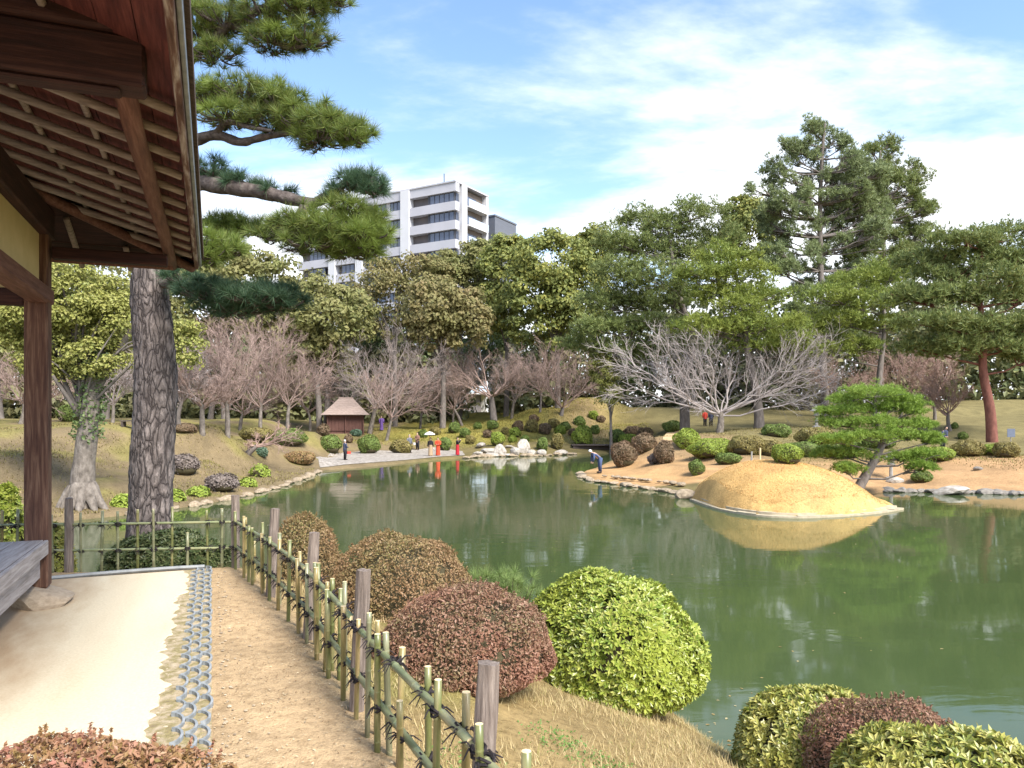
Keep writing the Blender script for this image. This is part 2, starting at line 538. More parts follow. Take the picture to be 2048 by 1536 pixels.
nt.links.new(n2, ad.inputs[0]); nt.links.new(n3, ad.inputs[1])
bump(nt, b, ad.outputs[0], 0.7, 0.03)
struct(link('ground', gme, m_ground))

# ------------------------------------------------------------------ water
m_water, nt, b = newmat('green_pond_water')
nt.links.new(ramp(nt, noise(nt, 0.12, 3, 0.5), [(0.3, (0.045, 0.068, 0.024)), (0.7, (0.056, 0.080, 0.030))]), b.inputs['Base Color'])
b.inputs['Roughness'].default_value = 0.05
b.inputs['IOR'].default_value = 1.33
b.inputs['Specular IOR Level'].default_value = 0.5
w1 = noise(nt, 2.2, 3, 0.5, (0.35, 1.0, 1.0), 0.6)
w2 = noise(nt, 0.35, 2, 0.5, (0.5, 1.0, 1.0), 0.3)
wm = nt.nodes.new('ShaderNodeMath'); wm.operation = 'MULTIPLY'
nt.links.new(w1, wm.inputs[0]); nt.links.new(ramp(nt, w2, [(0.42, (0.12, 0.12, 0.12)), (0.62, (1, 1, 1))]), wm.inputs[1])
bump(nt, b, wm.outputs[0], 0.09, 0.06)
wmb = MB().add([(-70, 2.5, 0), (60, 2.5, 0), (60, 82, 0), (-70, 82, 0)], [(0, 1, 2, 3)])
struct(wmb.build('pond_water', m_water))
# ------------------------------------------------------------------ pavilion at the left
def wood(name, c0, c1, c2, axis, rough=0.75, bmp=0.35, scale=3.0):
    st = [14.0, 14.0, 14.0]; st[axis] = 1.0
    return surf(name, [(0.28, c0), (0.5, c1), (0.75, c2)], scale, rough, tuple(st), bmp, scale * 2.2, 0.01, 8, 0.4)
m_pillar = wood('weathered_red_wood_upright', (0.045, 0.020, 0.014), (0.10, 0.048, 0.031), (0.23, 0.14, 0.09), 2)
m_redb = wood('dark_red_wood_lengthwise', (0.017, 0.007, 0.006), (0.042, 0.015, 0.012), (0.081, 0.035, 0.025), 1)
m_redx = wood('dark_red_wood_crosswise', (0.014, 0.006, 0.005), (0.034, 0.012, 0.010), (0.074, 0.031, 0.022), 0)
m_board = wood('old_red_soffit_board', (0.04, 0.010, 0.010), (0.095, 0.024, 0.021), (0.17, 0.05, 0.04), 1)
m_rafter = wood('grey_brown_rafter_pole', (0.14, 0.105, 0.085), (0.25, 0.20, 0.165), (0.38, 0.32, 0.27), 0)
m_brown = wood('brown_log', (0.07, 0.030, 0.022), (0.13, 0.058, 0.040), (0.21, 0.11, 0.078), 1)
m_deck = wood('silvered_deck_wood', (0.19, 0.165, 0.15), (0.33, 0.295, 0.28), (0.48, 0.44, 0.42), 1)
m_fascia = wood('flaking_eave_board', (0.05, 0.022, 0.018), (0.13, 0.07, 0.055), (0.58, 0.54, 0.50), 1, scale=2.2)
m_plaster = surf('ochre_plaster', [(0.50, 0.40, 0.19), (0.58, 0.47, 0.24)], 5, 0.95, None, 0.25, 60, 0.004)
m_shingle = surf('cedar_shingle', [(0.06, 0.045, 0.035), (0.14, 0.10, 0.075)], 9, 0.9, (1, 6, 1), 0.4)
m_copper = surf('dull_metal_edge', [(0.16, 0.17, 0.17), (0.30, 0.31, 0.31)], 8, 0.5, None, 0.1)
m_stone = surf('tan_granite', [(0.30, 0.235, 0.165), (0.46, 0.37, 0.27)], 7, 0.9, None, 0.6, 40, 0.01)

PA = math.atan2(0.371, 0.928)
PB = np.array([-4.02, 6.36, 2.0])
def ploc(a, b, z=0.0):
    return np.array([PB[0] + 0.928 * a - 0.371 * b, PB[1] + 0.371 * a + 0.928 * b, PB[2] + z])
pav = thing('garden_pavilion', 'open dark red wooden pavilion with plaster panel and deep pole-raftered eaves', 'pavilion', PB, PA)
def part(name, x0, x1, y0, y1, z0, z1, mat, bev=0.006, parent=None):
    return link(name, bevel_box(x0, x1, y0, y1, z0, z1, bev, name), mat, parent or pav)
def log(name, p0, p1, r, mat, parent=None, S=10, r1=None, wob=0.0, seed=0):
    rg = RNG(seed + 7)
    K = 7
    t = np.linspace(0, 1, K)[:, None]
    pts = np.array(p0)[None] * (1 - t) + np.array(p1)[None] * t
    if wob:
        pts[1:-1] += rg.normal(0, wob, (K - 2, 3))
    v, q, tt = tubes(pts, np.linspace(r, r1 or r, K), S, True)
    return MB().add(v, q, tt).build(name, mat, parent or pav, smooth=True)

part('pillar', -0.088, 0.088, -0.088, 0.088, 0.14, 3.14, m_pillar, 0.014)
part('pillar', -0.088, 0.088, -3.788, -3.612, 0.14, 3.14, m_pillar, 0.014)
part('pillar', -3.288, -3.112, -0.088, 0.088, 0.14, 3.14, m_pillar, 0.014)
# deck boards along the pillar line
bw = 0.195
for i in range(9):
    x1 = 0.055 - i * (bw + 0.005)
    o = part('deck_board', x1 - bw, x1, -5.2, -0.092, 0.515, 0.552, m_deck, 0.004)
part('deck_fascia', 0.059, 0.094, -5.2, -0.093, 0.43, 0.549, m_deck, 0.006)
part('deck_beam', -0.05, 0.035, -5.2, -0.10, 0.23, 0.425, m_deck, 0.008)
part('deck_end_board', -1.75, -0.095, -0.088, -0.055, 0.40, 0.513, m_deck, 0.006)
# head beam, plaster, plate
part('head_beam', -0.07, 0.10, -5.2, 0.13, 2.545, 2.69, m_brown, 0.02)
part('cross_head_beam', -3.1, -0.09, -0.06, 0.06, 2.52, 2.66, m_redx, 0.01)
part('plaster_panel', -0.025, 0.025, -5.2, -0.09, 2.692, 3.118, m_plaster, 0.0)
part('plaster_panel', -3.1, -0.09, -0.02, 0.02, 2.662, 3.118, m_plaster, 0.0)
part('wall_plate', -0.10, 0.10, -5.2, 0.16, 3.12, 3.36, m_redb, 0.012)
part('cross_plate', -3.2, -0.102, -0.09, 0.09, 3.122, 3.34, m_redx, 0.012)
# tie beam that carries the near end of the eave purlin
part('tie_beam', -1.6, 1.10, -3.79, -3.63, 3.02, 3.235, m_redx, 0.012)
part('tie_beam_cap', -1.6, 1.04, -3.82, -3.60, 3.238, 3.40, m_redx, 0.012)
log('pole_stub', (-1.6, -3.92, 3.20), (0.22, -3.90, 3.135), 0.045, m_rafter)
for yy in (-3.71, 0.0):
    part('eave_bracket', 0.105, 1.0, yy - 0.05, yy + 0.05, 2.93 if yy == 0 else 3.0, 3.03 if yy == 0 else 3.018, m_redx, 0.008)
log('eave_purlin', (1.0, -3.74, 3.09), (1.0, 0.80, 3.09), 0.052, m_brown, wob=0.004, seed=1)
log('end_purlin', (-3.6, 0.62, 3.05), (1.02, 0.62, 3.05), 0.04, m_brown, wob=0.003, seed=2)
# roof planes: right slope falls to a = 1.24, far slope falls to b = 0.95
SL = 0.30
AE, BE, BN = 1.24, 0.95, -5.2
def zr(a):                                   # underside of rafters over the right slope
    return 3.145 - SL * (a - 1.0)
nraft = 0
b0 = 0.72
while b0 > -3.6:
    a_in = -1.9 if b0 < -0.9 else AE - (BE - b0) - 0.12
    a_in = max(a_in, -1.9)
    if AE - a_in > 0.35:
        log('rafter', (a_in, b0, zr(a_in) + 0.028), (AE - 0.045, b0, zr(AE - 0.045) + 0.028), 0.030, m_rafter, S=8, r1=0.026, wob=0.004, seed=nraft)
    nraft += 1
    b0 -= 0.365
log('hip_rafter', (-1.5, -1.79, 3.11 + SL * 2.5 + 0.0), (AE - 0.05, BE - 0.05, zr(AE) + 0.02), 0.045, m_brown, seed=4)
for i, a0 in enumerate((-2.9, -2.3, -1.75, -1.2, -0.72, -0.25, 0.2, 0.62)):
    b_in = -1.2 if a0 < -1.0 else BE - (AE - a0) + 0.15
    log('end_rafter', (a0, b_in, 3.13 - SL * (b_in - 0.62)), (a0, BE - 0.045, 3.13 - SL * (BE - 0.045 - 0.62)), 0.027, m_rafter, S=8, seed=20 + i)
for i, a0 in enumerate((-1.3, -0.75, -0.15, 0.36, 0.72)):
    log('batten', (a0, BN, zr(a0) + 0.066), (a0, BE - (AE - a0) - 0.05, zr(a0) + 0.066), 0.020, m_rafter, S=6, seed=40 + i)
# soffit boards, each its own plank, mitred on the hip line
a1 = AE - 0.01
rs = RNG(3)
while a1 > -1.85:
    w = 0.155
    a0 = a1 - w + 0.004
    dz = 0.088 + rs.uniform(-0.003, 0.003)
    be1 = BE - (AE - a1) - 0.01; be0 = BE - (AE - a0) - 0.01
    v = []
    for th in (0, 0.016):
        v += [(a0, BN, zr(a0) + dz + th), (a1, BN, zr(a1) + dz + th), (a1, be1, zr(a1) + dz + th), (a0, be0, zr(a0) + dz + th)]
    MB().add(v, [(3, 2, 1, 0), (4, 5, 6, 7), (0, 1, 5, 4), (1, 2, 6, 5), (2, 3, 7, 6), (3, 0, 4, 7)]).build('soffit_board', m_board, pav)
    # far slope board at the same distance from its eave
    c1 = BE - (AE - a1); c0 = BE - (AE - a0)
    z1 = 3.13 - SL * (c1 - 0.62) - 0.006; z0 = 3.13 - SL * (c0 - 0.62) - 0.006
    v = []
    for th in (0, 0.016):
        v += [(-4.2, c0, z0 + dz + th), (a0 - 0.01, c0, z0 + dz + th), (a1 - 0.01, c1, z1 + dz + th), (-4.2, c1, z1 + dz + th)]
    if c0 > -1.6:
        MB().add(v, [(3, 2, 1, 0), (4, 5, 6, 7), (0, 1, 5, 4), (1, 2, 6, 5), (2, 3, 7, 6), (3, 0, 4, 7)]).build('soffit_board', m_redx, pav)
    a1 -= w
# eave edges and the roof cover
zf = zr(AE)
part('fascia', AE - 0.035, AE + 0.004, BN, BE + 0.004, zf + 0.02, zf + 0.135, m_fascia, 0.006)
part('fascia', -4.2, AE - 0.037, BE - 0.036, BE + 0.004, zf + 0.02, zf + 0.135, m_redx, 0.006)
part('drip_edge', AE + 0.006, AE + 0.028, BN, BE + 0.028, zf + 0.05, zf + 0.15, m_copper, 0.004)
zc = zf + 0.14
v = [(AE + 0.05, BN, zc), (AE + 0.05, BE + 0.05, zc), (-4.2, BE + 0.05, zc), (-1.9, BN, zc + SL * 3.15), (-1.9, BE - 3.1, zc + SL * 3.15), (-4.2, BE - 3.1, zc + SL * 3.15)]
v2 = [(x, y, z + 0.10) for x, y, z in v]
MB().add(v + v2, [(0, 3, 4, 1), (1, 4, 5, 2), (6, 7, 10, 9), (7, 8, 11, 10), (0, 1, 7, 6), (1, 2, 8, 7)]).build('roof_cover', m_shingle, pav)

def rock_mesh(name, seed, sub=2, flat=0.7, rough=0.28):
    bm = bmesh.new()
    bmesh.ops.create_icosphere(bm, subdivisions=sub, radius=1.0)
    rg = RNG(seed)
    pl = norm(rg.normal(0, 1, (9, 3))); dd = rg.uniform(0.55, 0.9, 9)
    k = rg.uniform(1.5, 3.5, (5, 3)); ph = rg.uniform(0, 6.28, 5)
    for vt in bm.verts:
        p = np.array(vt.co)
        for n_, d_ in zip(pl, dd):
            e = p @ n_ - d_
            if e > 0:
                p = p - n_ * e * 0.85
        p = p * (1 + rough * 0.25 * np.sin(p @ k.T + ph).mean())
        vt.co = (p[0], p[1], p[2] * flat)
    me = bpy.data.meshes.new(name)
    bm.to_mesh(me); bm.free()
    return me
fs = link('foundation_stone', rock_mesh('foundation_stone', 11, 3, 0.9, 0.1), m_stone, None, ploc(0.02, -0.02, 0.03))
fs.scale = (0.30, 0.27, 0.17); fs.rotation_euler = (0, 0, 0.6)
tag(fs, 'rough tan stone block under the foot of the pavilion pillar', 'stone')

# ------------------------------------------------------------------ cream pad, drain and its half-round tiles
m_pad, nt, b = newmat('cream_beaten_earth')
pn = noise(nt, 1.3, 6, 0.6, (1.3, 0.3, 1), 0.3)
pc = ramp(nt, pn, [(0.28, (0.50, 0.40, 0.265)), (0.46, (0.575, 0.495, 0.355)), (0.8, (0.62, 0.55, 0.415))])
pc = mixc(nt, 1.0, pc, ramp(nt, noise(nt, 60, 6, 0.7), [(0.3, (0.86, 0.85, 0.83)), (0.6, (1.04, 1.04, 1.04))]), 'MULTIPLY')
tc = nt.nodes.new('ShaderNodeTexCoord'); sx = nt.nodes.new('ShaderNodeSeparateXYZ'); nt.links.new(tc.outputs['Object'], sx.inputs[0])
ad2 = nt.nodes.new('ShaderNodeMath'); ad2.operation = 'MULTIPLY_ADD'; nt.links.new(noise(nt, 2.3, 5, 0.6, (1, 0.4, 1)), ad2.inputs[0]); ad2.inputs[1].default_value = 1.0; nt.links.new(sx.outputs[0], ad2.inputs[2])
mk = ramp(nt, ad2.outputs[0], [(0.52, (1, 1, 1)), (0.95, (0, 0, 0))])
pc = mixc(nt, mk, pc, mixc(nt, noise(nt, 9, 6, 0.7, (1, 0.4, 1)), (0.33, 0.225, 0.13), (0.50, 0.375, 0.245)))
nt.links.new(pc, b.inputs['Base Color']); b.inputs['Roughness'].default_value = 0.95; b.inputs['Specular IOR Level'].default_value = 0.1
bump(nt, b, noise(nt, 45, 8, 0.7), 0.35, 0.01)
bb = np.linspace(-5.5, 1.02, 140)
rg = RNG(8)
edge = 1.13 + 0.022 * np.sin(bb * 4.3) + 0.018 * np.sin(bb * 9.7 + 1) + 0.012 * np.sin(bb * 23 + 2) + rg.normal(0, 0.014, 140) - 0.06 * ss(0.5, -1.5, bb)
pv = [(-4.2, y, 0.002) for y in bb] + [(e, y, 0.002) for e, y in zip(edge, bb)] + [(e + 0.02, y, -0.03) for e, y in zip(edge, bb)]
n = len(bb)
pq = [(i, n + i, n + i + 1, i + 1) for i in range(n - 1)] + [(n + i, 2 * n + i, 2 * n + i + 1, n + i + 1) for i in range(n - 1)]
pad = MB().add(pv, pq).build('pad', m_pad)
pad.name = 'courtyard_path'; pad.location = PB; pad.rotation_euler = (0, 0, PA); struct(pad)
m_moss = surf('mossy_drain_bed', [(0.3, (0.22, 0.165, 0.10)), (0.42, (0.27, 0.225, 0.10)), (0.55, (0.40, 0.32, 0.21)), (0.7, (0.50, 0.42, 0.29))], 14, 0.95, None, 0.8, 50, 0.02)
drain = thing('drip_channel', 'narrow drip channel edged with rows of half-round grey tiles beside the cream path', 'drain', ploc(1.27, 1.05), PA)
MB().add([(-0.24, -6.4, -0.007), (0.1, -6.4, -0.007), (0.1, 0.02, -0.007), (-0.24, 0.02, -0.007)], [(0, 1, 2, 3)]).build('channel_bed', m_moss, drain)
m_tile = surf('blue_grey_clay_tile', [(0.3, (0.13, 0.14, 0.145)), (0.5, (0.22, 0.24, 0.25)), (0.7, (0.33, 0.35, 0.36))], 22, 0.6, None, 0.2, 90, 0.004)
K = 9
th = np.linspace(-math.pi / 2, math.pi / 2, K)
tv = []
for r_, z_ in ((0, 0.012), (1, 0.012), (1, -0.05), (0, -0.05)):
    rr = 0.060 - 0.013 * r_; rl = 0.104 - 0.009 * r_
    tv += [(rr * math.cos(a), rl * math.sin(a), z_) for a in th]
tq = []
for lo, hi in ((0, 1), (1, 2), (3, 0)):
    tq += [(lo * K + i, lo * K + i + 1, hi * K + i + 1, hi * K + i) for i in range(K - 1)]
tme = MB().add(tv, tq).mesh('half_round_tile'); tme.materials.append(m_tile)
rg = RNG(4)
for row in range(3):
    y = -0.02 - (0.10 if row == 1 else 0.0)
    while y > -5.6:
        o = link('half_round_tile', tme, None, drain)
        o.location = (-0.085 + row * 0.062 + rg.normal(0, 0.004), y, rg.normal(0, 0.003))
        o.rotation_euler = (rg.normal(0, 0.03), 0, rg.normal(0, 0.05))
        y -= 0.207
# thin metal edging that closes the pad on its far side
pts = spline([ploc(1.30, 1.10, 0.012), ploc(0.9, 1.13, 0.012), ploc(0.3, 1.10, 0.012), ploc(-0.4, 0.98, 0.012), ploc(-1.2, 0.70, 0.012), ploc(-2.2, 0.2, 0.012)], 40)
v, q, t = tubes(pts, np.full(40, 0.022), 6, True)
tag(MB().add(v, q, t).build('edging_strip', m_copper), 'thin curved dark metal edging between cream path and bamboo fence', 'edging')
# ------------------------------------------------------------------ bamboo fence
m_post = wood('grey_weathered_post', (0.075, 0.058, 0.048), (0.19, 0.15, 0.125), (0.33, 0.275, 0.235), 2, 0.85, 0.9, 4.0)
def bamboo_mat(name, c0, c1, c2):
    return surf(name, [(0.3, c0), (0.5, c1), (0.7, c2)], 3.5, 0.35, (8, 8, 1.2), 0.08, 20, 0.002, 4, 0, 0.5)
m_bam = [bamboo_mat('green_bamboo', (0.085, 0.10, 0.032), (0.145, 0.155, 0.055), (0.26, 0.22, 0.105)),
         bamboo_mat('yellowing_bamboo', (0.13, 0.125, 0.04), (0.25, 0.20, 0.08), (0.42, 0.30, 0.15)),
         bamboo_mat('dull_green_bamboo', (0.12, 0.135, 0.07), (0.19, 0.195, 0.11), (0.27, 0.25, 0.15))]
m_cut = surf('cut_bamboo_end', [(0.60, 0.45, 0.24), (0.72, 0.58, 0.36)], 40, 0.8, None, 0.1)
m_rail = surf('pale_green_rail_bamboo', [(0.3, (0.12, 0.15, 0.07)), (0.5, (0.21, 0.235, 0.12)), (0.72, (0.34, 0.31, 0.17))], 5, 0.35, None, 0.06, 20, 0.002, 4, 0, 0.5)
m_cord = surf('black_palm_cord', [(0.010, 0.008, 0.009), (0.030, 0.024, 0.026)], 40, 0.9, None, 0.5, 200, 0.002)
fence = thing('bamboo_fence', 'low fence of bamboo stakes and rails lashed with black cord between grey posts', 'fence', (-2.95, 8.0, 2.0))
FO = np.array([-2.95, 8.0, 2.0])
def bamboo(name, p0, p1, r, mat, parent, seed, nodes=0.23, S=8):
    rg = RNG(seed)
    p0 = np.array(p0, float) - FO; p1 = np.array(p1, float) - FO
    L = np.linalg.norm(p1 - p0)
    ts, rs_ = [0.0], [r]
    s = rg.uniform(0.05, nodes)
    while s < L - 0.02:
        for ds, k in ((-0.006, 1.0), (-0.002, 1.13), (0.002, 0.97), (0.006, 1.0)):
            ts.append((s + ds) / L); rs_.append(r * k)
        s += nodes * rg.uniform(0.85, 1.15)
    ts.append(1.0); rs_.append(r)
    ts = np.array(ts)[:, None]
    pts = p0 * (1 - ts) + p1 * ts
    v, q, t = tubes(pts, np.array(rs_), S, True)
    mb = MB().add(v, q, t)
    me = mb.mesh(name, smooth=False)
    me.materials.append(mat); me.materials.append(m_cut)
    mi = np.zeros(len(q) + len(t), np.int32); mi[len(q):] = 1
    sm = np.ones(len(mi), bool); sm[len(q):] = False
    me.polygons.foreach_set('material_index', mi); me.polygons.foreach_set('use_smooth', sm)
    return link(name, me, None, parent)
# one lashing: two crossed loops and four stiff cord ends
def lash_mesh(seed):
    rg = RNG(seed)
    mb = MB()
    a = np.linspace(0, 2 * math.pi, 10)
    for tilt in (0.75, -0.75):
        pts = np.stack([0.020 * np.cos(a), 0.026 * np.sin(a), 0.019 * np.cos(a) * math.tan(tilt) * 0.9], 1)
        v, q, t = tubes(pts, np.full(10, 0.0048), 4); mb.add(v, q, t)
    pts = np.stack([0.022 * np.cos(a), 0.022 * np.sin(a), 0.002 * np.sin(3 * a)], 1)
    v, q, t = tubes(pts, np.full(10, 0.005), 4); mb.add(v, q, t)
    for k in range(7):
        d = norm(np.array([rg.choice([-1, 1]) * rg.uniform(0.5, 1), rg.uniform(-1, 0.8), rg.uniform(-0.7, 0.5)]))
        p = np.array([0.012 * np.sign(d[0]), -0.02, 0])
        L = rg.uniform(0.035, 0.075)
        pts = np.array([p, p + d * L * 0.5 + [0, 0, 0.006], p + d * L + [0, 0, -0.012]])
        v, q, t = tubes(pts, np.array([0.0042, 0.0034, 0.002]), 4); mb.add(v, q, t)
    me = mb.mesh('lashing'); me.materials.append(m_cord)
    return me
LASH = [lash_mesh(s) for s in range(4)]
rf = RNG(21)
def fpt(s):                                    # point along the fence line, s in post units
    i = int(np.clip(math.floor(s), 0, len(FENCE) - 2)); f = s - i
    return FENCE[i] * (1 - f) + FENCE[i + 1] * f
ZU, ZL = 2.465, 2.195
def gpost(i, h=0.745, r=0.042):
    x, y = FENCE[i]
    lean = np.array([0.05, 0.012]) if i >= 4 else np.array([0.0, 0.0])
    top = np.array([x + lean[0], y + lean[1], 2.0 + h])
    K, S = 7, 12
    t = np.linspace(0, 1, K)[:, None]
    pts = (np.array([x, y, 1.75]) * (1 - t) + top * t) - FO
    v, q, tt = tubes(pts, r * np.array([1.05, 1.04, 1, 0.99, 1, 0.99, 0.93]), S, True)
    v = v + RNG(i).normal(0, 0.0025, v.shape)
    MB().add(v, q, tt).build('post', m_post, fence, smooth=False)
for i in range(1, 9):
    gpost(i, 0.745 if i != 4 else 0.76, 0.042 if i < 5 else 0.040)
nlash = 0
def lash(p, d):
    global nlash
    o = link('lashing', LASH[nlash % 4], None, fence)
    o.location = [float(a) for a in np.array(p) - FO]
    o.rotation_euler = (0, 0, math.atan2(d[1], d[0]) + rf.normal(0, 0.15))
    k = rf.uniform(0.95, 1.25); o.scale = (k, k, k)
    nlash += 1
ns = 0
for i in range(1, 8):
    a, b_ = FENCE[i], FENCE[i + 1]
    d = norm(b_ - a); nrm_ = np.array([d[1], -d[0]])
    farleg = i < 3
    for zz_ in (ZU, ZL):
        e = 0.035 if not farleg else 0.0
        bamboo('rail', (*(a - d * 0.05 + nrm_ * 0.004), zz_ + rf.normal(0, 0.008)), (*(b_ + d * (0.0 if farleg else -0.02) + nrm_ * 0.004), zz_ + rf.normal(0, 0.008)), 0.017 if not farleg else 0.0135, m_rail, fence, 100 + i * 3 + int(zz_ * 10), 0.26)
        if not farleg:
            lash((*(a + d * 0.05 + nrm_ * 0.004), zz_), nrm_)
    L = np.linalg.norm(b_ - a)
    cnt = int(round(L / (0.19 if farleg else 0.205)))
    for k in range(cnt):
        s = (k + 0.75 + rf.normal(0, 0.05)) / (cnt + 0.5)
        if s > 0.97:
            continue
        side = -1 if k % 2 else 1
        for dbl in ((0,) if rf.random() > 0.22 or farleg else (0, 1)):
            p = a + (b_ - a) * s + nrm_ * side * 0.027 * (-1 if dbl else 1) + d * (0.03 if dbl else 0)
            h = rf.uniform(0.51, 0.62) if not farleg else rf.uniform(0.58, 0.64)
            if rf.random() < 0.06:
                h = 0.36
            mt = m_bam[int(rf.choice([0, 0, 1, 1, 2]))] if not farleg else m_bam[int(rf.choice([0, 2, 2, 1]))]
            lean = rf.normal(0, 0.010, 2)
            bamboo('stake', (p[0], p[1], 1.86), (p[0] + lean[0], p[1] + lean[1], 2.0 + h), rf.uniform(0.0125, 0.016), mt, fence, 300 + ns, 0.24)
            ns += 1
            if not dbl:
                for zz_ in (ZU, ZL):
                    if h > zz_ - 2.0:
                        q_ = a + (b_ - a) * s + nrm_ * side * 0.014
                        lash((*q_, zz_), nrm_ * side)
# ------------------------------------------------------------------ clipped shrubs on the near bank
m_twig = surf('shrub_twigs', [(0.055, 0.04, 0.028), (0.13, 0.10, 0.075)], 20, 0.9, None, 0.3)
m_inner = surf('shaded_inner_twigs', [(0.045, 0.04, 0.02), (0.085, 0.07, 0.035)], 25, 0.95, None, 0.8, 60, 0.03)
f_red = foliage('red_brown_azalea_leaves', [(0.13, 0.095, 0.045), (0.26, 0.135, 0.085), (0.33, 0.20, 0.135), (0.19, 0.165, 0.065), (0.39, 0.27, 0.19)], 0.25, 0.5, (2.6, (0.32, 0.155, 0.105)))
f_brn = foliage('olive_brown_azalea_leaves', [(0.16, 0.14, 0.05), (0.30, 0.19, 0.09), (0.22, 0.20, 0.07), (0.38, 0.26, 0.15)], 0.25, 0.5, (1.6, (0.34, 0.20, 0.11)))
f_grn = foliage('glossy_yellow_green_leaves', [(0.11, 0.19, 0.025), (0.22, 0.30, 0.04), (0.33, 0.38, 0.07), (0.46, 0.45, 0.13), (0.20, 0.29, 0.04)], 0.25, 0.33, (1.5, (0.36, 0.40, 0.06)), 0.5)
f_yel = foliage('yellow_edged_leaves', [(0.14, 0.19, 0.03), (0.34, 0.34, 0.06), (0.52, 0.47, 0.14), (0.22, 0.28, 0.05), (0.44, 0.38, 0.12)], 0.25, 0.35, (2.0, (0.40, 0.36, 0.09)), 0.5)
f_pnk = foliage('pink_red_young_leaves', [(0.17, 0.13, 0.04), (0.33, 0.13, 0.10), (0.42, 0.20, 0.16), (0.26, 0.09, 0.075), (0.46, 0.27, 0.20)], 0.25, 0.45, (5, (0.30, 0.22, 0.07)))
f_dark = foliage('dark_green_leaves', [(0.035, 0.055, 0.02), (0.075, 0.10, 0.035), (0.12, 0.13, 0.055)], 0.2, 0.45)

def dome_pts(n, c, rx, ry, zt, zb, rng, lumps=0.085, lo=-0.55):
    """points and normals on a rounded clipped shrub"""
    u = rng.uniform(lo, 1, n); a = rng.uniform(0, 2 * math.pi, n)
    h = zt - zb
    cz = zb + 0.27 * h
    s = np.sqrt(np.maximum(1 - u * u, 0))
    d = np.stack([s * np.cos(a), s * np.sin(a), u], 1)
    k = np.array([[2.1, 1.3, 0.8], [-1.7, 2.9, 1.9], [3.7, -2.2, 2.6], [5.1, 4.4, -3.3], [-6.3, 3.1, 4.9]])
    w = 1 + lumps * np.sin(d @ k.T + c[0] * 3.1 + np.arange(5)).mean(1) * 1.6
    rz = np.where(u > 0, 0.73 * h, 0.30 * h)
    p = np.stack([d[:, 0] * rx, d[:, 1] * ry, d[:, 2] * rz], 1) * w[:, None]
    nn = norm(np.stack([d[:, 0] / rx, d[:, 1] / ry, d[:, 2] / rz], 1))
    return p + np.array([c[0], c[1], cz]), nn
def core(mb, c, rx, ry, zt, zb, k=0.86, seg=20, rings=10):
    h = zt - zb
    cz = zb + 0.27 * h
    u = np.linspace(-0.98, 1, rings); a = np.arange(seg) / seg * 2 * math.pi
    U, A = np.meshgrid(u, a, indexing='ij')
    s = np.sqrt(np.maximum(1 - U * U, 0.0004))
    rz = np.where(U > 0, 0.73 * h, 0.30 * h)
    v = np.stack([s * np.cos(A) * rx, s * np.sin(A) * ry, U * rz], -1) * k + np.array([c[0], c[1], cz])
    i = np.arange(rings * seg).reshape(rings, seg)
    q = np.stack([i[:-1], np.roll(i, -1, 1)[:-1], np.roll(i, -1, 1)[1:], i[1:]], -1).reshape(-1, 4)
    mb.add(v.reshape(-1, 3), q)
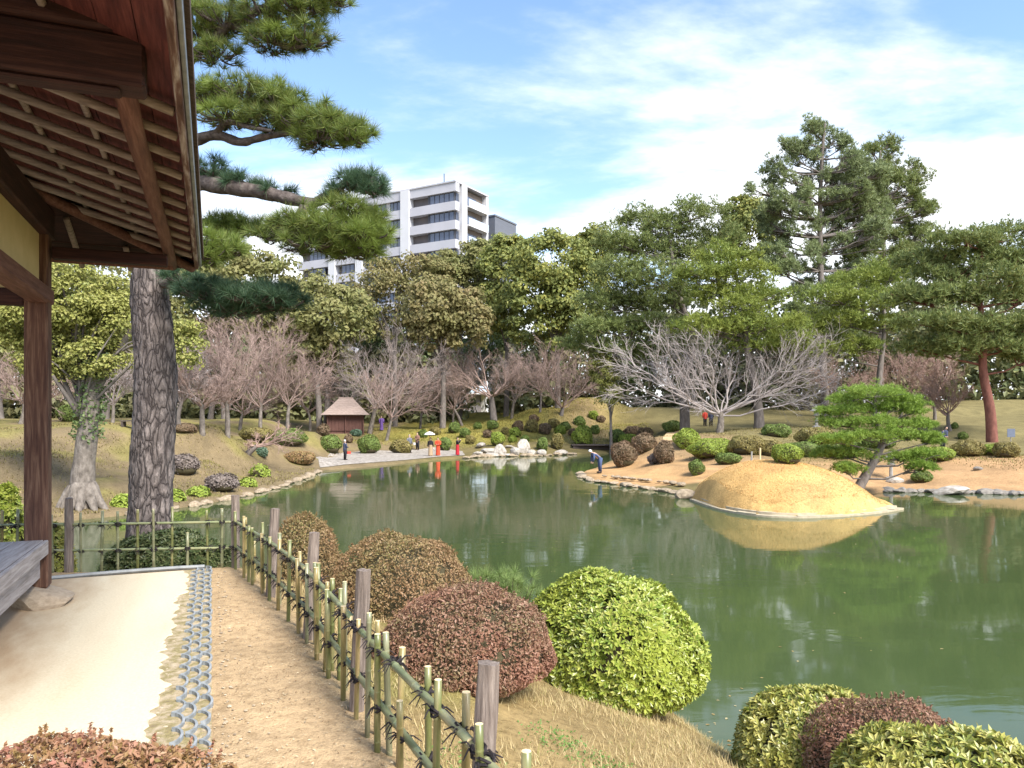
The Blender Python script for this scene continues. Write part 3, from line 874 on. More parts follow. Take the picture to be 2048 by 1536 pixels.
def shrub(name, label, cx, top, hw, Yd, mat, n, leaf, style, seed, group=None, depth=1.0, zb=None, cat='shrub', sprigs=0):
    rng = RNG(seed)
    cpt = P(cx, top, Yd)
    rx = hw * Yd / F
    ry = rx * depth
    zt = cpt[2]
    if zb is None:
        zb = gz(cpt[0], cpt[1]) - 0.03
    c = (cpt[0], cpt[1])
    o = thing(name, label, cat, (c[0], c[1], zb), 0, group)
    org = (c[0], c[1], zb)
    mb = MB()
    p, nn = dome_pts(n, c, rx, ry, zt, zb, rng)
    kk = np.array([[9.0, 4, 7], [-7, 11, 5], [12, -8, 9], [5, 13, -11.0], [-17, 6, 15]])
    hol = np.sin(p @ kk.T + np.arange(5) * 1.7 + seed).sum(1)
    p = p - nn * (rng.exponential(0.02 * max(rx, 0.3) + leaf * 0.4, (n, 1)) + (0.05 * ss(1.3, 3.0, hol) * max(rx, 0.4))[:, None])
    kp = rng.random(n) > 0.75 * ss(1.6, 3.2, hol)
    p, nn = p[kp], nn[kp]; n = len(p)
    if style == 'fine':
        v, q = leaves(p, norm(nn * 0.7 + rng.normal(0, 0.65, (n, 3))), leaf * rng.uniform(0.5, 1.45, n), 0.5, rng, 0.08)
        mb.add(v, q)
    else:                                     # rosettes of six leaves on each shoot tip
        m = 6
        ax = norm(nn + rng.normal(0, 0.32, (n, 3)) + np.array([0, 0, 0.25]))
        r = rng.normal(0, 1, (n, 3)); U = norm(np.cross(ax, r)); V = np.cross(ax, U)
        a = (np.arange(m)[None] / m * 2 * math.pi + rng.uniform(0, 6.28, (n, 1)) + rng.normal(0, 0.2, (n, m)))[..., None]
        el = rng.uniform(0.2, 1.0, (n, m, 1))
        d = norm(np.cos(a) * U[:, None] + np.sin(a) * V[:, None] + ax[:, None] * el)
        side = norm(np.cross(d, ax[:, None] + 0 * d))
        up = np.cross(side, d)
        L = leaf * rng.uniform(0.7, 1.2, (n, m, 1))
        b0 = p[:, None] + 0 * d
        v = np.stack([b0, b0 + d * L * 0.55 + side * L * 0.19 + up * L * 0.04, b0 + d * L - ax[:, None] * L * 0.10, b0 + d * L * 0.55 - side * L * 0.19 + up * L * 0.04], 2).reshape(-1, 3)
        mb.add(v, np.arange(n * m * 4).reshape(-1, 4))
    if sprigs:                                # untrimmed shoots above the clipped surface
        sp, sn = dome_pts(sprigs, c, rx, ry, zt, zb, rng, 0.085, 0.3)
        ts = np.repeat(sp, 14, 0) + np.repeat(norm(sn + [0, 0, 0.6]), 14, 0) * rng.uniform(0, 0.035, (sprigs * 14, 1))
        v, q = leaves(ts, norm(rng.normal(0, 1, ts.shape)), leaf * 1.1, 0.4, rng, 0.05)
        mb.add(v, q)
    mb.build('foliage', mat, o, origin=org)
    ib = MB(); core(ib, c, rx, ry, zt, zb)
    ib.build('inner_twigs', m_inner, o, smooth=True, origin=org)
    tb = MB()
    k = 14
    a = rng.uniform(0, 6.28, k)
    s0 = np.stack([c[0] + 0.12 * rx * np.cos(a), c[1] + 0.12 * ry * np.sin(a), np.full(k, zb - 0.05)], 1)
    e0 = np.stack([c[0] + 0.8 * rx * np.cos(a), c[1] + 0.8 * ry * np.sin(a), np.full(k, zb + 0.32 * (zt - zb))], 1)
    pl = np.stack([s0, (s0 + e0) / 2 + [0, 0, 0.05], e0], 1)
    v, q, t = tubes(pl, np.tile([0.014, 0.010, 0.006], (k, 1)), 5)
    tb.add(v, q, t).build('stems', m_twig, o, origin=org)
    return o

shrub('azalea_shrub', 'small olive-brown clipped azalea dome behind the fence corner', 612, 1030, 68, 9.2, f_brn, 15000, 0.030, 'fine', 1, sprigs=150)
shrub('azalea_shrub', 'broad olive-brown clipped azalea dome between fence and pond', 803, 1066, 146, 7.7, f_brn, 34000, 0.028, 'fine', 2, sprigs=150)
shrub('azalea_shrub', 'reddish-brown clipped azalea dome directly behind the fence stakes', 932, 1176, 180, 5.6, f_red, 42000, 0.0245, 'fine', 3, sprigs=150)
shrub('evergreen_shrub', 'large bright yellow-green glossy-leaved dome shrub at the water edge', 1224, 1146, 181, 7.1, f_grn, 7200, 0.062, 'rosette', 4)
shrub('evergreen_shrub', 'yellow-green shrub with a dark leafy side behind the purple-brown azalea', 1630, 1386, 168, 5.3, f_yel, 5200, 0.055, 'rosette', 5)
shrub('azalea_shrub', 'purple-brown fine-leaved azalea between two yellow-green shrubs', 1772, 1402, 172, 4.7, f_red, 28000, 0.0235, 'fine', 6, sprigs=150)
shrub('evergreen_shrub', 'pale yellow-leaved shrub in front of the purple-brown azalea', 1905, 1470, 235, 4.0, f_yel, 4600, 0.055, 'rosette', 7)
shrub('azalea_shrub', 'pink-red leaved low azalea across the near end of the cream path', 190, 1474, 400, 2.35, f_pnk, 32000, 0.021, 'fine', 8, sprigs=80, depth=0.5)
shrub('evergreen_shrub', 'low dark green spreading shrub behind the far bamboo fence', 335, 1062, 128, 9.0, f_dark, 3800, 0.06, 'rosette', 9, depth=0.5)
shrub('evergreen_shrub', 'leafy green shrub beside the fence beyond the pavilion pillar', 8, 972, 42, 9.6, f_grn, 1300, 0.075, 'rosette', 10)
shrub('evergreen_shrub', 'low leafy shrub with orange-tinted leaves beside the far fence post', 112, 1045, 34, 8.9, f_yel, 700, 0.05, 'rosette', 11)

# young pine seedlings by the water: long soft needles
f_soft = foliage('soft_pine_needles', [(0.13, 0.20, 0.05), (0.20, 0.28, 0.08), (0.27, 0.33, 0.12)], 0.3, 0.5)
yp = thing('young_pine', 'soft light green young pine between the brown and bright green domes', 'pine', (*P(1005, 1150, 9.0)[:2], 0.9))
rng = RNG(31)
org = np.array(yp.location)
Cn = org + np.stack([rng.normal(0, 0.20, 130), rng.normal(0, 0.2, 130), rng.uniform(0.35, 0.80, 130)], 1)
v, t = tufts(Cn, np.tile([0, 0, 1.0], (130, 1)) + rng.normal(0, 0.3, (130, 3)), 60, 0.16, 0.004, rng, 0.8)
MB().add(v, None, t).build('needles', f_soft, yp, origin=org)
s0 = np.tile(org + [0, 0, -0.3], (130, 1))
v, q, t = tubes(np.stack([s0, (s0 * 0.4 + Cn * 0.6), Cn], 1), np.tile([0.012, 0.006, 0.003], (130, 1)), 4)
MB().add(v, q, t).build('stems', m_twig, yp, origin=org)

# ------------------------------------------------------------------ straw and dead grass on the near bank
m_straw = foliage('dry_straw', [(0.34, 0.25, 0.11), (0.50, 0.39, 0.19), (0.60, 0.48, 0.26), (0.26, 0.24, 0.07)], 0.3, 0.7)
rng = RNG(41)
n = 90000
x = rng.uniform(-3.2, 4.2, n); y = rng.uniform(2.0, 10.2, n)
pts_ = np.stack([x, y], 1)
dpp = -poly_dist(pts_, POND); dtt = -poly_dist(pts_, TERR)
keep = (dpp > 0.06) & (dtt > 0.03 + rng.exponential(0.05, n)) & (lump(x * 4, y * 4) + rng.normal(0, 0.25, n) > -0.2)
x, y = x[keep], y[keep]
z = ground_z(x, y)
n = len(x)
h = rng.uniform(0.02, 0.075, n)
a = rng.uniform(0, 6.28, n)
lean = rng.uniform(0.2, 1.4, n)
b0 = np.stack([x, y, z - 0.004], 1)
d = np.stack([np.cos(a) * lean, np.sin(a) * lean, np.ones(n)], 1)
sd = np.stack([-np.sin(a), np.cos(a), np.zeros(n)], 1) * 0.0028
tip = b0 + d * h[:, None]
v = np.stack([b0 - sd, b0 + sd, tip], 1).reshape(-1, 3)
g = MB().add(v, None, np.arange(3 * n).reshape(-1, 3)).build('dry_grass', m_straw)
tag(g, 'short dry straw grass on the bank below the fence', 'grass', kind='stuff')
f_weed = foliage('green_weeds', [(0.10, 0.20, 0.04), (0.17, 0.28, 0.07)], 0.3, 0.5)
wx = np.concatenate([rng.normal(cx, 0.11, 200) for cx in (0.28, 0.5, 0.75, -0.2, 0.62)]); wy = np.concatenate([rng.normal(cy, 0.14, 200) for cy in (4.6, 4.3, 4.0, 3.6, 3.5)])
wp = np.stack([wx, wy, ground_z(wx, wy) + rng.uniform(0, 0.03, len(wx))], 1)
v, q = leaves(wp, norm(rng.normal(0, 0.6, wp.shape) + [0, 0, 1]), 0.024, 0.5, rng, 0.1)
tag(MB().add(v, q).build('weeds', f_weed), 'scattered small green weeds in the dry grass below the fence', 'weeds', kind='stuff')
# leaf litter and grit on the earth path
m_lit = foliage('leaf_litter', [(0.16, 0.10, 0.05), (0.28, 0.19, 0.10), (0.55, 0.45, 0.30), (0.20, 0.15, 0.09)], 0.0, 0.8)
n = 5200
s = rng.uniform(3.0, 8.3, n); off = rng.uniform(0, 1, n)
fx = np.array([fpt(k) for k in s])
wdt = 0.15 + (fx[:, 1] - 2.0) * 0.0 + 1.35
x = fx[:, 0] - off ** 1.4 * wdt; y = fx[:, 1] - off * 0.25 + rng.normal(0, 0.05, n)
wp = np.stack([x, y, ground_z(x, y) + 0.006], 1)
v, q = leaves(wp, norm(rng.normal(0, 0.25, wp.shape) + [0, 0, 1]), rng.uniform(0.006, 0.022, n), 0.45, rng, 0.1)
tag(MB().add(v, q).build('leaf_litter', m_lit), 'fine scattered leaf litter and grit on the sandy path', 'litter', kind='stuff')

# ------------------------------------------------------------------ the black pine behind the pavilion
m_bark, nt, b = newmat('plated_pine_bark')
tc = nt.nodes.new('ShaderNodeTexCoord'); mp = nt.nodes.new('ShaderNodeMapping'); mp.inputs['Scale'].default_value = (1, 1, 0.28)
nz = nt.nodes.new('ShaderNodeTexNoise'); nz.inputs['Scale'].default_value = 5; nz.inputs['Detail'].default_value = 4
nt.links.new(tc.outputs['Object'], mp.inputs[0]); nt.links.new(mp.outputs[0], nz.inputs['Vector'])
mxv = nt.nodes.new('ShaderNodeMix'); mxv.data_type = 'VECTOR'; mxv.inputs[0].default_value = 0.22
nt.links.new(mp.outputs[0], mxv.inputs[4]); nt.links.new(nz.outputs['Color'], mxv.inputs[5])
vo = nt.nodes.new('ShaderNodeTexVoronoi'); vo.feature = 'DISTANCE_TO_EDGE'; vo.inputs['Scale'].default_value = 15
nt.links.new(mxv.outputs[1], vo.inputs['Vector'])
crn = nt.nodes.new('ShaderNodeMath'); crn.operation = 'MULTIPLY'; nt.links.new(vo.outputs['Distance'], crn.inputs[0]); nt.links.new(ramp(nt, noise(nt, 24, 8, 0.75, (1, 1, 0.4)), [(0.3, (0.25, 0.25, 0.25)), (0.7, (2.2, 2.2, 2.2))]), crn.inputs[1])
crk = ramp(nt, crn.outputs[0], [(0.0, (0, 0, 0)), (0.12, (0.55, 0.55, 0.55)), (0.40, (1, 1, 1))])
plate = ramp(nt, noise(nt, 9, 7, 0.65, (1, 1, 0.5)), [(0.3, (0.12, 0.095, 0.085)), (0.5, (0.21, 0.175, 0.16)), (0.75, (0.33, 0.28, 0.255))])
nt.links.new(mixc(nt, crk, (0.035, 0.026, 0.024), plate), b.inputs['Base Color'])
b.inputs['Roughness'].default_value = 0.95
bump(nt, b, crk, 0.9, 0.03)
m_bark2 = surf('dark_branch_bark', [(0.3, (0.045, 0.034, 0.03)), (0.5, (0.10, 0.08, 0.072)), (0.75, (0.19, 0.16, 0.145))], 12, 0.95, None, 0.9, 30, 0.02)
f_pine = foliage('black_pine_needles', [(0.059, 0.102, 0.033), (0.108, 0.157, 0.043), (0.162, 0.216, 0.054), (0.227, 0.270, 0.070), (0.216, 0.184, 0.076)], 0.3, 0.45, (1.1, (0.216, 0.292, 0.054)))
f_pined = foliage('blue_green_pine_needles', [(0.044, 0.094, 0.050), (0.075, 0.138, 0.075), (0.119, 0.175, 0.094)], 0.3, 0.45)
PY = 10.5
pine = thing('black_pine', 'tall black pine with plated grey bark rising behind the pavilion eaves', 'pine', (*P(300, 1045, PY)[:2], 0.9))
org = np.array(pine.location)
tpts = spline([P(299, 1200, PY), P(300, 1050, PY), P(305, 900, PY), P(312, 760, PY), P(304, 640, PY), P(300, 560, PY), P(318, 400, PY), P(330, 200, PY + 0.1), P(322, 0, PY + 0.1), P(300, -160, PY), P(310, -300, PY)], 60)
tr = np.interp(np.linspace(0, 1, 60), [0, 0.1, 0.4, 0.6, 1], [0.36, 0.285, 0.255, 0.21, 0.05])
v, q, t = tubes(tpts, tr, 40)
rg = RNG(55)
dirs = v - np.repeat(tpts, 40, 0)
v = v + norm(dirs) * (0.016 * np.sin(v[:, 2:3] * 9 + np.arange(len(v))[:, None] % 40 * 2.2) + rg.normal(0, 0.007, (len(v), 1)))
MB().add(v, q, t).build('trunk', m_bark, pine, smooth=True, origin=org)
def limb(px, r0, r1, dY=None, k=24):
    dY = dY if dY is not None else [0] * len(px)
    pts = spline([P(a, b_, PY + c) for (a, b_), c in zip(px, dY)], k)
    v, q, t = tubes(pts, np.linspace(r0, r1, k) * (1 + 0.08 * np.sin(np.arange(k) * 1.7)), 9)
    MB().add(v, q, t).build('branch', m_bark2, pine, smooth=True, origin=org)
    return pts
B = []
B.append(limb([(310, 560), (370, 578), (430, 584), (500, 592), (560, 600)], 0.075, 0.03, [0, -0.3, -0.5, -0.5, -0.4]))
B.append(limb([(318, 400), (385, 366), (450, 374), (520, 384), (580, 398), (625, 406), (665, 385), (700, 362), (745, 372)], 0.13, 0.035, [0, -0.3, -0.5, -0.6, -0.7, -0.7, -0.8, -0.9, -0.9], 40))
B.append(limb([(612, 404), (600, 440), (602, 480), (600, 505)], 0.07, 0.03, [-0.7, -0.8, -0.8, -0.8]))
B.append(limb([(325, 300), (380, 285), (430, 270), (480, 284), (520, 276), (600, 262), (680, 258)], 0.09, 0.025, [0, -0.2, -0.4, -0.5, -0.6, -0.7, -0.8], 36))
B.append(limb([(430, 270), (455, 245), (500, 255), (545, 262)], 0.05, 0.02, [-0.4, -0.6, -0.7, -0.8]))
B.append(limb([(328, 160), (400, 100), (460, 50), (530, 15), (600, -10), (680, -20)], 0.09, 0.025, [0, -0.2, -0.3, -0.5, -0.6, -0.6], 36))
B.append(limb([(460, 50), (520, 70), (580, 95), (630, 85)], 0.05, 0.02, [-0.3, -0.5, -0.6, -0.6]))
B.append(limb([(330, 130), (380, 110), (430, 95)], 0.06, 0.02, [0, 0.4, 0.7]))
B.append(limb([(315, 480), (400, 445), (480, 455), (560, 455), (640, 470), (720, 480)], 0.07, 0.02, [0, 0.2, 0.2, 0.1, 0, 0], 30))
B.append(limb([(310, -150), (420, -120), (520, -130), (640, -110)], 0.08, 0.02, [0, -0.3, -0.4, -0.6]))
B.append(limb([(310, -150), (200, -140), (80, -110), (-40, -120)], 0.08, 0.02, [0, 0.3, 0.5, 0.6]))
B.append(limb([(320, 60), (240, 40), (140, 60), (60, 50)], 0.08, 0.02, [0, 0.8, 1.2, 1.6]))
rng = RNG(66)
def pads(spec, mat, name, nt_=1.0):
    mb = MB(); tw = []
    for (cx, cy, hw, hh, dY, n) in spec:
        n = int(n * nt_ * 1.15)
        c = P(cx, cy, PY + dY)
        s = (PY + dY) / F
        th = rng.uniform(0, 6.28, n); rr = np.sqrt(rng.random(n)) * (1 + 0.25 * np.sin(th * 4 + cx)) * rng.uniform(0.85, 1.2, n)
        x = rr * np.cos(th); yy = rr * np.sin(th)
        zz_ = np.clip(1.1 - rr ** 2, 0, 1) * rng.uniform(-0.8, 1.1, n) + rng.normal(0, 0.15, n)
        pt = np.stack([c[0] + x * hw * s, c[1] + yy * min(hw * s, 0.9), c[2] + zz_ * hh * s], 1)
        ax = np.stack([x * 0.8, yy * 0.8, np.full(n, 0.75)], 1) + rng.normal(0, 0.25, (n, 3))
        v, t = tufts(pt, ax, 60, 0.19, 0.007, rng, 0.85)
        mb.add(v, None, t)
        # twiglets running back towards the pad's middle and down
        q0 = pt * 0.45 + np.array([c[0], c[1], c[2] - hh * s * 0.6]) * 0.55
        tw.append(np.stack([q0, (q0 + pt) / 2 - [0, 0, 0.02], pt], 1))
    mb.build(name, mat, pine, origin=org)
    tw = np.concatenate(tw)
    v, q, t = tubes(tw, np.tile([0.013, 0.009, 0.006], (len(tw), 1)), 4)
    MB().add(v, q, t).build('twigs', m_bark2, pine, origin=org)['kind'] = 'stuff'
pads([(400, 60, 40, 45, -0.2, 55), (450, 40, 60, 40, -0.3, 60), (430, 110, 45, 22, -0.3, 40), (530, 30, 55, 35, -0.5, 60), (600, 20, 50, 32, -0.6, 55), (610, 80, 45, 26, -0.6, 50), (540, 85, 50, 24, -0.5, 45), (660, 0, 45, 22, -0.6, 40), (400, 0, 50, 30, 0.1, 40),
      (420, 195, 45, 30, -0.3, 55), (490, 190, 55, 30, -0.5, 70), (555, 205, 55, 32, -0.6, 70), (460, 235, 60, 22, -0.6, 50), (600, 245, 50, 30, -0.7, 60), (660, 250, 50, 30, -0.8, 60), (705, 268, 38, 28, -0.8, 50), (640, 280, 55, 20, -0.8, 40), (545, 245, 60, 24, -0.5, 45),
      (560, -120, 120, 30, -0.5, 60), (40, -110, 110, 30, 0.5, 50), (310, -290, 130, 50, 0, 70), (100, 30, 80, 30, 1.3, 50)], f_pine, 'needles')
pads([(430, 455, 60, 26, 0.1, 55), (500, 460, 55, 20, 0.2, 50), (560, 470, 55, 26, -0.3, 55), (610, 450, 50, 34, -0.9, 60), (660, 465, 55, 34, -0.9, 65), (710, 475, 50, 34, -0.9, 60), (745, 470, 38, 26, -0.9, 45), (620, 490, 60, 22, -0.9, 40), (700, 505, 45, 20, -0.8, 40), (735, 500, 30, 20, -0.8, 25),
      (410, 505, 38, 36, -1.2, 45), (450, 500, 40, 26, -1.0, 40), (690, 420, 45, 22, -0.9, 35), (750, 440, 25, 18, -0.8, 20)], f_pine, 'needles')
pads([(425, 345, 35, 20, -0.4, 36), (480, 368, 30, 14, -0.5, 18), (540, 380, 35, 12, -0.6, 14), (700, 370, 32, 22, -0.9, 34), (740, 372, 30, 26, -0.9, 45), (660, 395, 24, 12, -0.8, 14),
      (420, 585, 60, 26, -0.6, 60), (500, 595, 60, 30, -0.6, 70), (560, 600, 45, 30, -0.5, 60), (460, 620, 70, 18, -0.4, 40), (370, 560, 40, 20, -0.3, 25)], f_pined, 'needles')

# pebbles beside the drip channel and a few leaves afloat
m_peb = foliage('pale_pebbles', [(0.24, 0.19, 0.13), (0.36, 0.29, 0.20), (0.46, 0.39, 0.29)], 0.0, 0.9)
rng = RNG(91)
bm = bmesh.new(); bmesh.ops.create_icosphere(bm, subdivisions=1, radius=1.0)
iv = np.array([v.co[:] for v in bm.verts]); it = np.array([[v.index for v in f.verts] for f in bm.faces]); bm.free()
n = 300
pb = np.array([ploc(a, b_) for a, b_ in zip(np.concatenate([1.42 + rng.exponential(0.05, n // 2), rng.uniform(1.0, 1.16, n - n // 2)]), rng.uniform(-4.0, 1.0, n))])
sz = rng.uniform(0.003, 0.011, n) * rng.choice([0.6, 1, 1.3], n)
v = (iv[None] * sz[:, None, None] * np.array([1.2, 0.9, 0.5]) + (pb + [0, 0, -0.008])[:, None]).reshape(-1, 3)
tag(MB().add(v, None, (it[None] + np.arange(n)[:, None, None] * len(iv)).reshape(-1, 3)).build('pebbles', m_peb), 'small pale pebbles scattered along both sides of the drip channel', 'pebbles', kind='stuff')
m_flo = foliage('floating_leaves', [(0.20, 0.13, 0.05), (0.33, 0.25, 0.10), (0.42, 0.36, 0.20)], 0.1, 0.6)
x = np.concatenate([rng.normal(2.6, 0.8, 120), rng.uniform(-3, 14, 160), rng.uniform(7, 15, 90)]); y = np.concatenate([rng.normal(8.6, 0.7, 120), rng.uniform(10.5, 34, 160), rng.uniform(23.5, 26.5, 90)])
kp = poly_dist(np.stack([x, y], 1), POND) > 0.05
fl = np.stack([x, y, np.full(len(x), 0.004)], 1)[kp]
v, q = leaves(fl, np.tile([0, 0, 1.0], (len(fl), 1)) + rng.normal(0, 0.04, fl.shape), rng.uniform(0.03, 0.07, len(fl)), 0.55, rng, 0.03)
tag(MB().add(v, q).build('floating_leaves', m_flo), 'scattered dead leaves floating on the pond surface', 'leaves', kind='stuff')
# ------------------------------------------------------------------ trees of the far shore
m_bkg = surf('grey_bark', [(0.10, 0.085, 0.075), (0.22, 0.19, 0.17)], 5, 0.95, (1, 1, 0.4), 0.7, 14, 0.04)
m_bkp = surf('pale_bark', [(0.08, 0.066, 0.054), (0.17, 0.145, 0.122), (0.27, 0.235, 0.20)], 6, 0.9, (1, 1, 0.5), 0.9, 16, 0.05)
m_bkr = surf('red_pine_bark', [(0.11, 0.045, 0.035), (0.24, 0.10, 0.075)], 4, 0.95, (1, 1, 0.5), 0.8, 12, 0.03)
m_twp = surf('pinkish_bare_twigs', [(0.215, 0.15, 0.125), (0.32, 0.235, 0.20)], 2, 0.9, None, 0)
m_twg = surf('grey_bare_twigs', [(0.21, 0.17, 0.155), (0.31, 0.26, 0.24)], 2, 0.9, None, 0)
m_twr = surf('reddish_bare_twigs', [(0.243, 0.162, 0.135), (0.392, 0.270, 0.223)], 2, 0.9, None, 0)
f_olive = foliage('olive_leaves', [(0.11, 0.135, 0.045), (0.18, 0.205, 0.065), (0.25, 0.265, 0.09), (0.32, 0.305, 0.12)], 0.35, 0.55, (0.35, (0.25, 0.225, 0.09)))
f_yolive = foliage('yellow_olive_leaves', [(0.12, 0.15, 0.04), (0.21, 0.235, 0.06), (0.31, 0.31, 0.08), (0.42, 0.385, 0.09)], 0.35, 0.55, (0.3, (0.20, 0.235, 0.07)))
f_rust = foliage('rusty_olive_leaves', [(0.16, 0.14, 0.06), (0.25, 0.205, 0.085), (0.33, 0.25, 0.125), (0.22, 0.215, 0.08)], 0.35, 0.6, (0.3, (0.22, 0.22, 0.08)))
f_camph = foliage('light_olive_leaves', [(0.145, 0.169, 0.043), (0.242, 0.266, 0.067), (0.363, 0.363, 0.103), (0.303, 0.278, 0.097)], 0.3, 0.45, (0.8, (0.315, 0.315, 0.085)))
f_deep = foliage('deep_green_leaves', [(0.054, 0.090, 0.032), (0.108, 0.154, 0.050), (0.180, 0.226, 0.082)], 0.25, 0.5, (0.4, (0.126, 0.180, 0.072)))
f_far = foliage('far_wood_leaves', [(0.090, 0.126, 0.054), (0.162, 0.198, 0.082), (0.252, 0.260, 0.108)], 0.25, 0.6, (0.15, (0.216, 0.180, 0.090)))
f_pk = foliage('far_pine_needles', [(0.083, 0.129, 0.046), (0.151, 0.204, 0.068), (0.242, 0.280, 0.091), (0.302, 0.288, 0.113)], 0.25, 0.55, (0.25, (0.197, 0.242, 0.076)))
f_pkb = foliage('bright_pine_needles', [(0.112, 0.175, 0.044), (0.213, 0.275, 0.062), (0.312, 0.362, 0.081)], 0.3, 0.55, (0.35, (0.275, 0.312, 0.062)))
f_pkg = foliage('grey_green_pine_needles', [(0.116, 0.157, 0.075), (0.198, 0.248, 0.116), (0.297, 0.338, 0.165)], 0.25, 0.55, (0.25, (0.264, 0.314, 0.132)))
f_pks = foliage('fresh_green_pine_needles', [(0.13, 0.22, 0.035), (0.22, 0.33, 0.05), (0.31, 0.42, 0.075)], 0.3, 0.5, (1.2, (0.26, 0.36, 0.07)))

def ell_world(e, Yd):
    cx, cy, rx, ry = e[:4]
    y = Yd + (e[4] if len(e) > 4 else 0)
    c = P(cx, cy, y)
    return c, np.array([rx * y / F, min(rx, ry * 1.3) * y / F * 0.9, ry * y / F])
def trunk_pts(px, Yd, base, k=16):
    pts = [np.array(base) - [0, 0, 0.3]] + [P(a, b_, Yd) for a, b_ in px]
    return spline(pts, k)
def broadleaf(name, label, ells, Yd, basepx, mat, leaf=0.45, ncl=100, npl=98, tr=0.28, bark=None, seed=0, group=None, clr=None, thin=1.0, by=None):
    rng = RNG(seed)
    C0 = [ell_world(e, Yd) for e in ells]
    if Yd > 40:
        C0 = [(c, r * 1.15) for c, r in C0]; ncl = int(ncl * 1.5)
    bx = (basepx - 1024) / F * Yd
    base = np.array([bx, Yd, gz(bx, Yd)])
    o = thing(name, label, 'tree', base, 0, group)
    mid = np.mean([c for c, r in C0], 0)
    low = min(c[2] - r[2] for c, r in C0)
    fork = np.array([base[0] * 0.7 + mid[0] * 0.3, Yd, max(base[2] + 1.0, low + 0.15 * (mid[2] - low))])
    tp = spline([base - [0, 0, 0.4], base * 0.5 + fork * 0.5 + [rng.normal(0, 0.15), 0, 0], fork], 10)
    v, q, t = tubes(tp, np.linspace(tr * 1.35, tr * 0.75, 10), 9)
    MB().add(v, q, t).build('trunk', bark or m_bkg, o, smooth=True, origin=base)
    vols = np.array([r.prod() for c, r in C0]); vols = vols ** 0.7 / (vols ** 0.7).sum()
    cl, nn_, rr = [], [], []
    for (c, r), w in zip(C0, vols):
        n = max(6, int(ncl * w))
        d = norm(rng.normal(0, 1, (n, 3)) + [0, -0.25, 0.25])
        s = rng.uniform(0.45, 1.0, (n, 1)) ** 0.6
        cl.append(c + d * r * s); nn_.append(d)
        rr.append(np.full(n, clr or max(0.5, 0.36 * r.min())) * rng.uniform(0.6, 1.25, n))
    cl = np.concatenate(cl); nn_ = np.concatenate(nn_); rr = np.concatenate(rr)
    n = len(cl)
    m = int(npl)
    off = norm(rng.normal(0, 1, (n, m, 3)) + np.array([0, 0, 0.35])) * (rng.random((n, m, 1)) ** 0.45) * rr[:, None, None] * np.array([1.15, 1.15, 0.7])
    pos = (cl[:, None] + off).reshape(-1, 3)
    nrm = norm(off.reshape(-1, 3) + np.repeat(nn_, m, 0) * 0.2 + [0, 0, 0.25] + rng.normal(0, 0.35, (n * m, 3)))
    keep = rng.random(len(pos)) < thin
    v, q = leaves(pos[keep], nrm[keep], leaf * rng.uniform(0.65, 1.3, keep.sum()), 0.62, rng, 0.12)
    mb = MB().add(v, q)
    mb.build('crown', mat, o, origin=base)
    # limbs: fork -> clump centres, thinning
    k = min(n, 30)
    sel = rng.choice(n, k, replace=False)
    e = cl[sel]
    st = tp[rng.integers(6, 10, k)]
    mdp = st * 0.5 + e * 0.5 + np.stack([rng.normal(0, 0.25, k), rng.normal(0, 0.25, k), 0.12 * np.linalg.norm(e - st, axis=1)], 1)
    pl = np.stack([st, st * 0.5 + mdp * 0.5, mdp, mdp * 0.4 + e * 0.6, e], 1)
    v, q, t = tubes(pl, np.linspace(1, 0.22, 5)[None] * tr * rng.uniform(0.15, 0.36, (k, 1)), 5)
    MB().add(v, q, t).build('limbs', bark or m_bkg, o, smooth=True, origin=base)
    return o
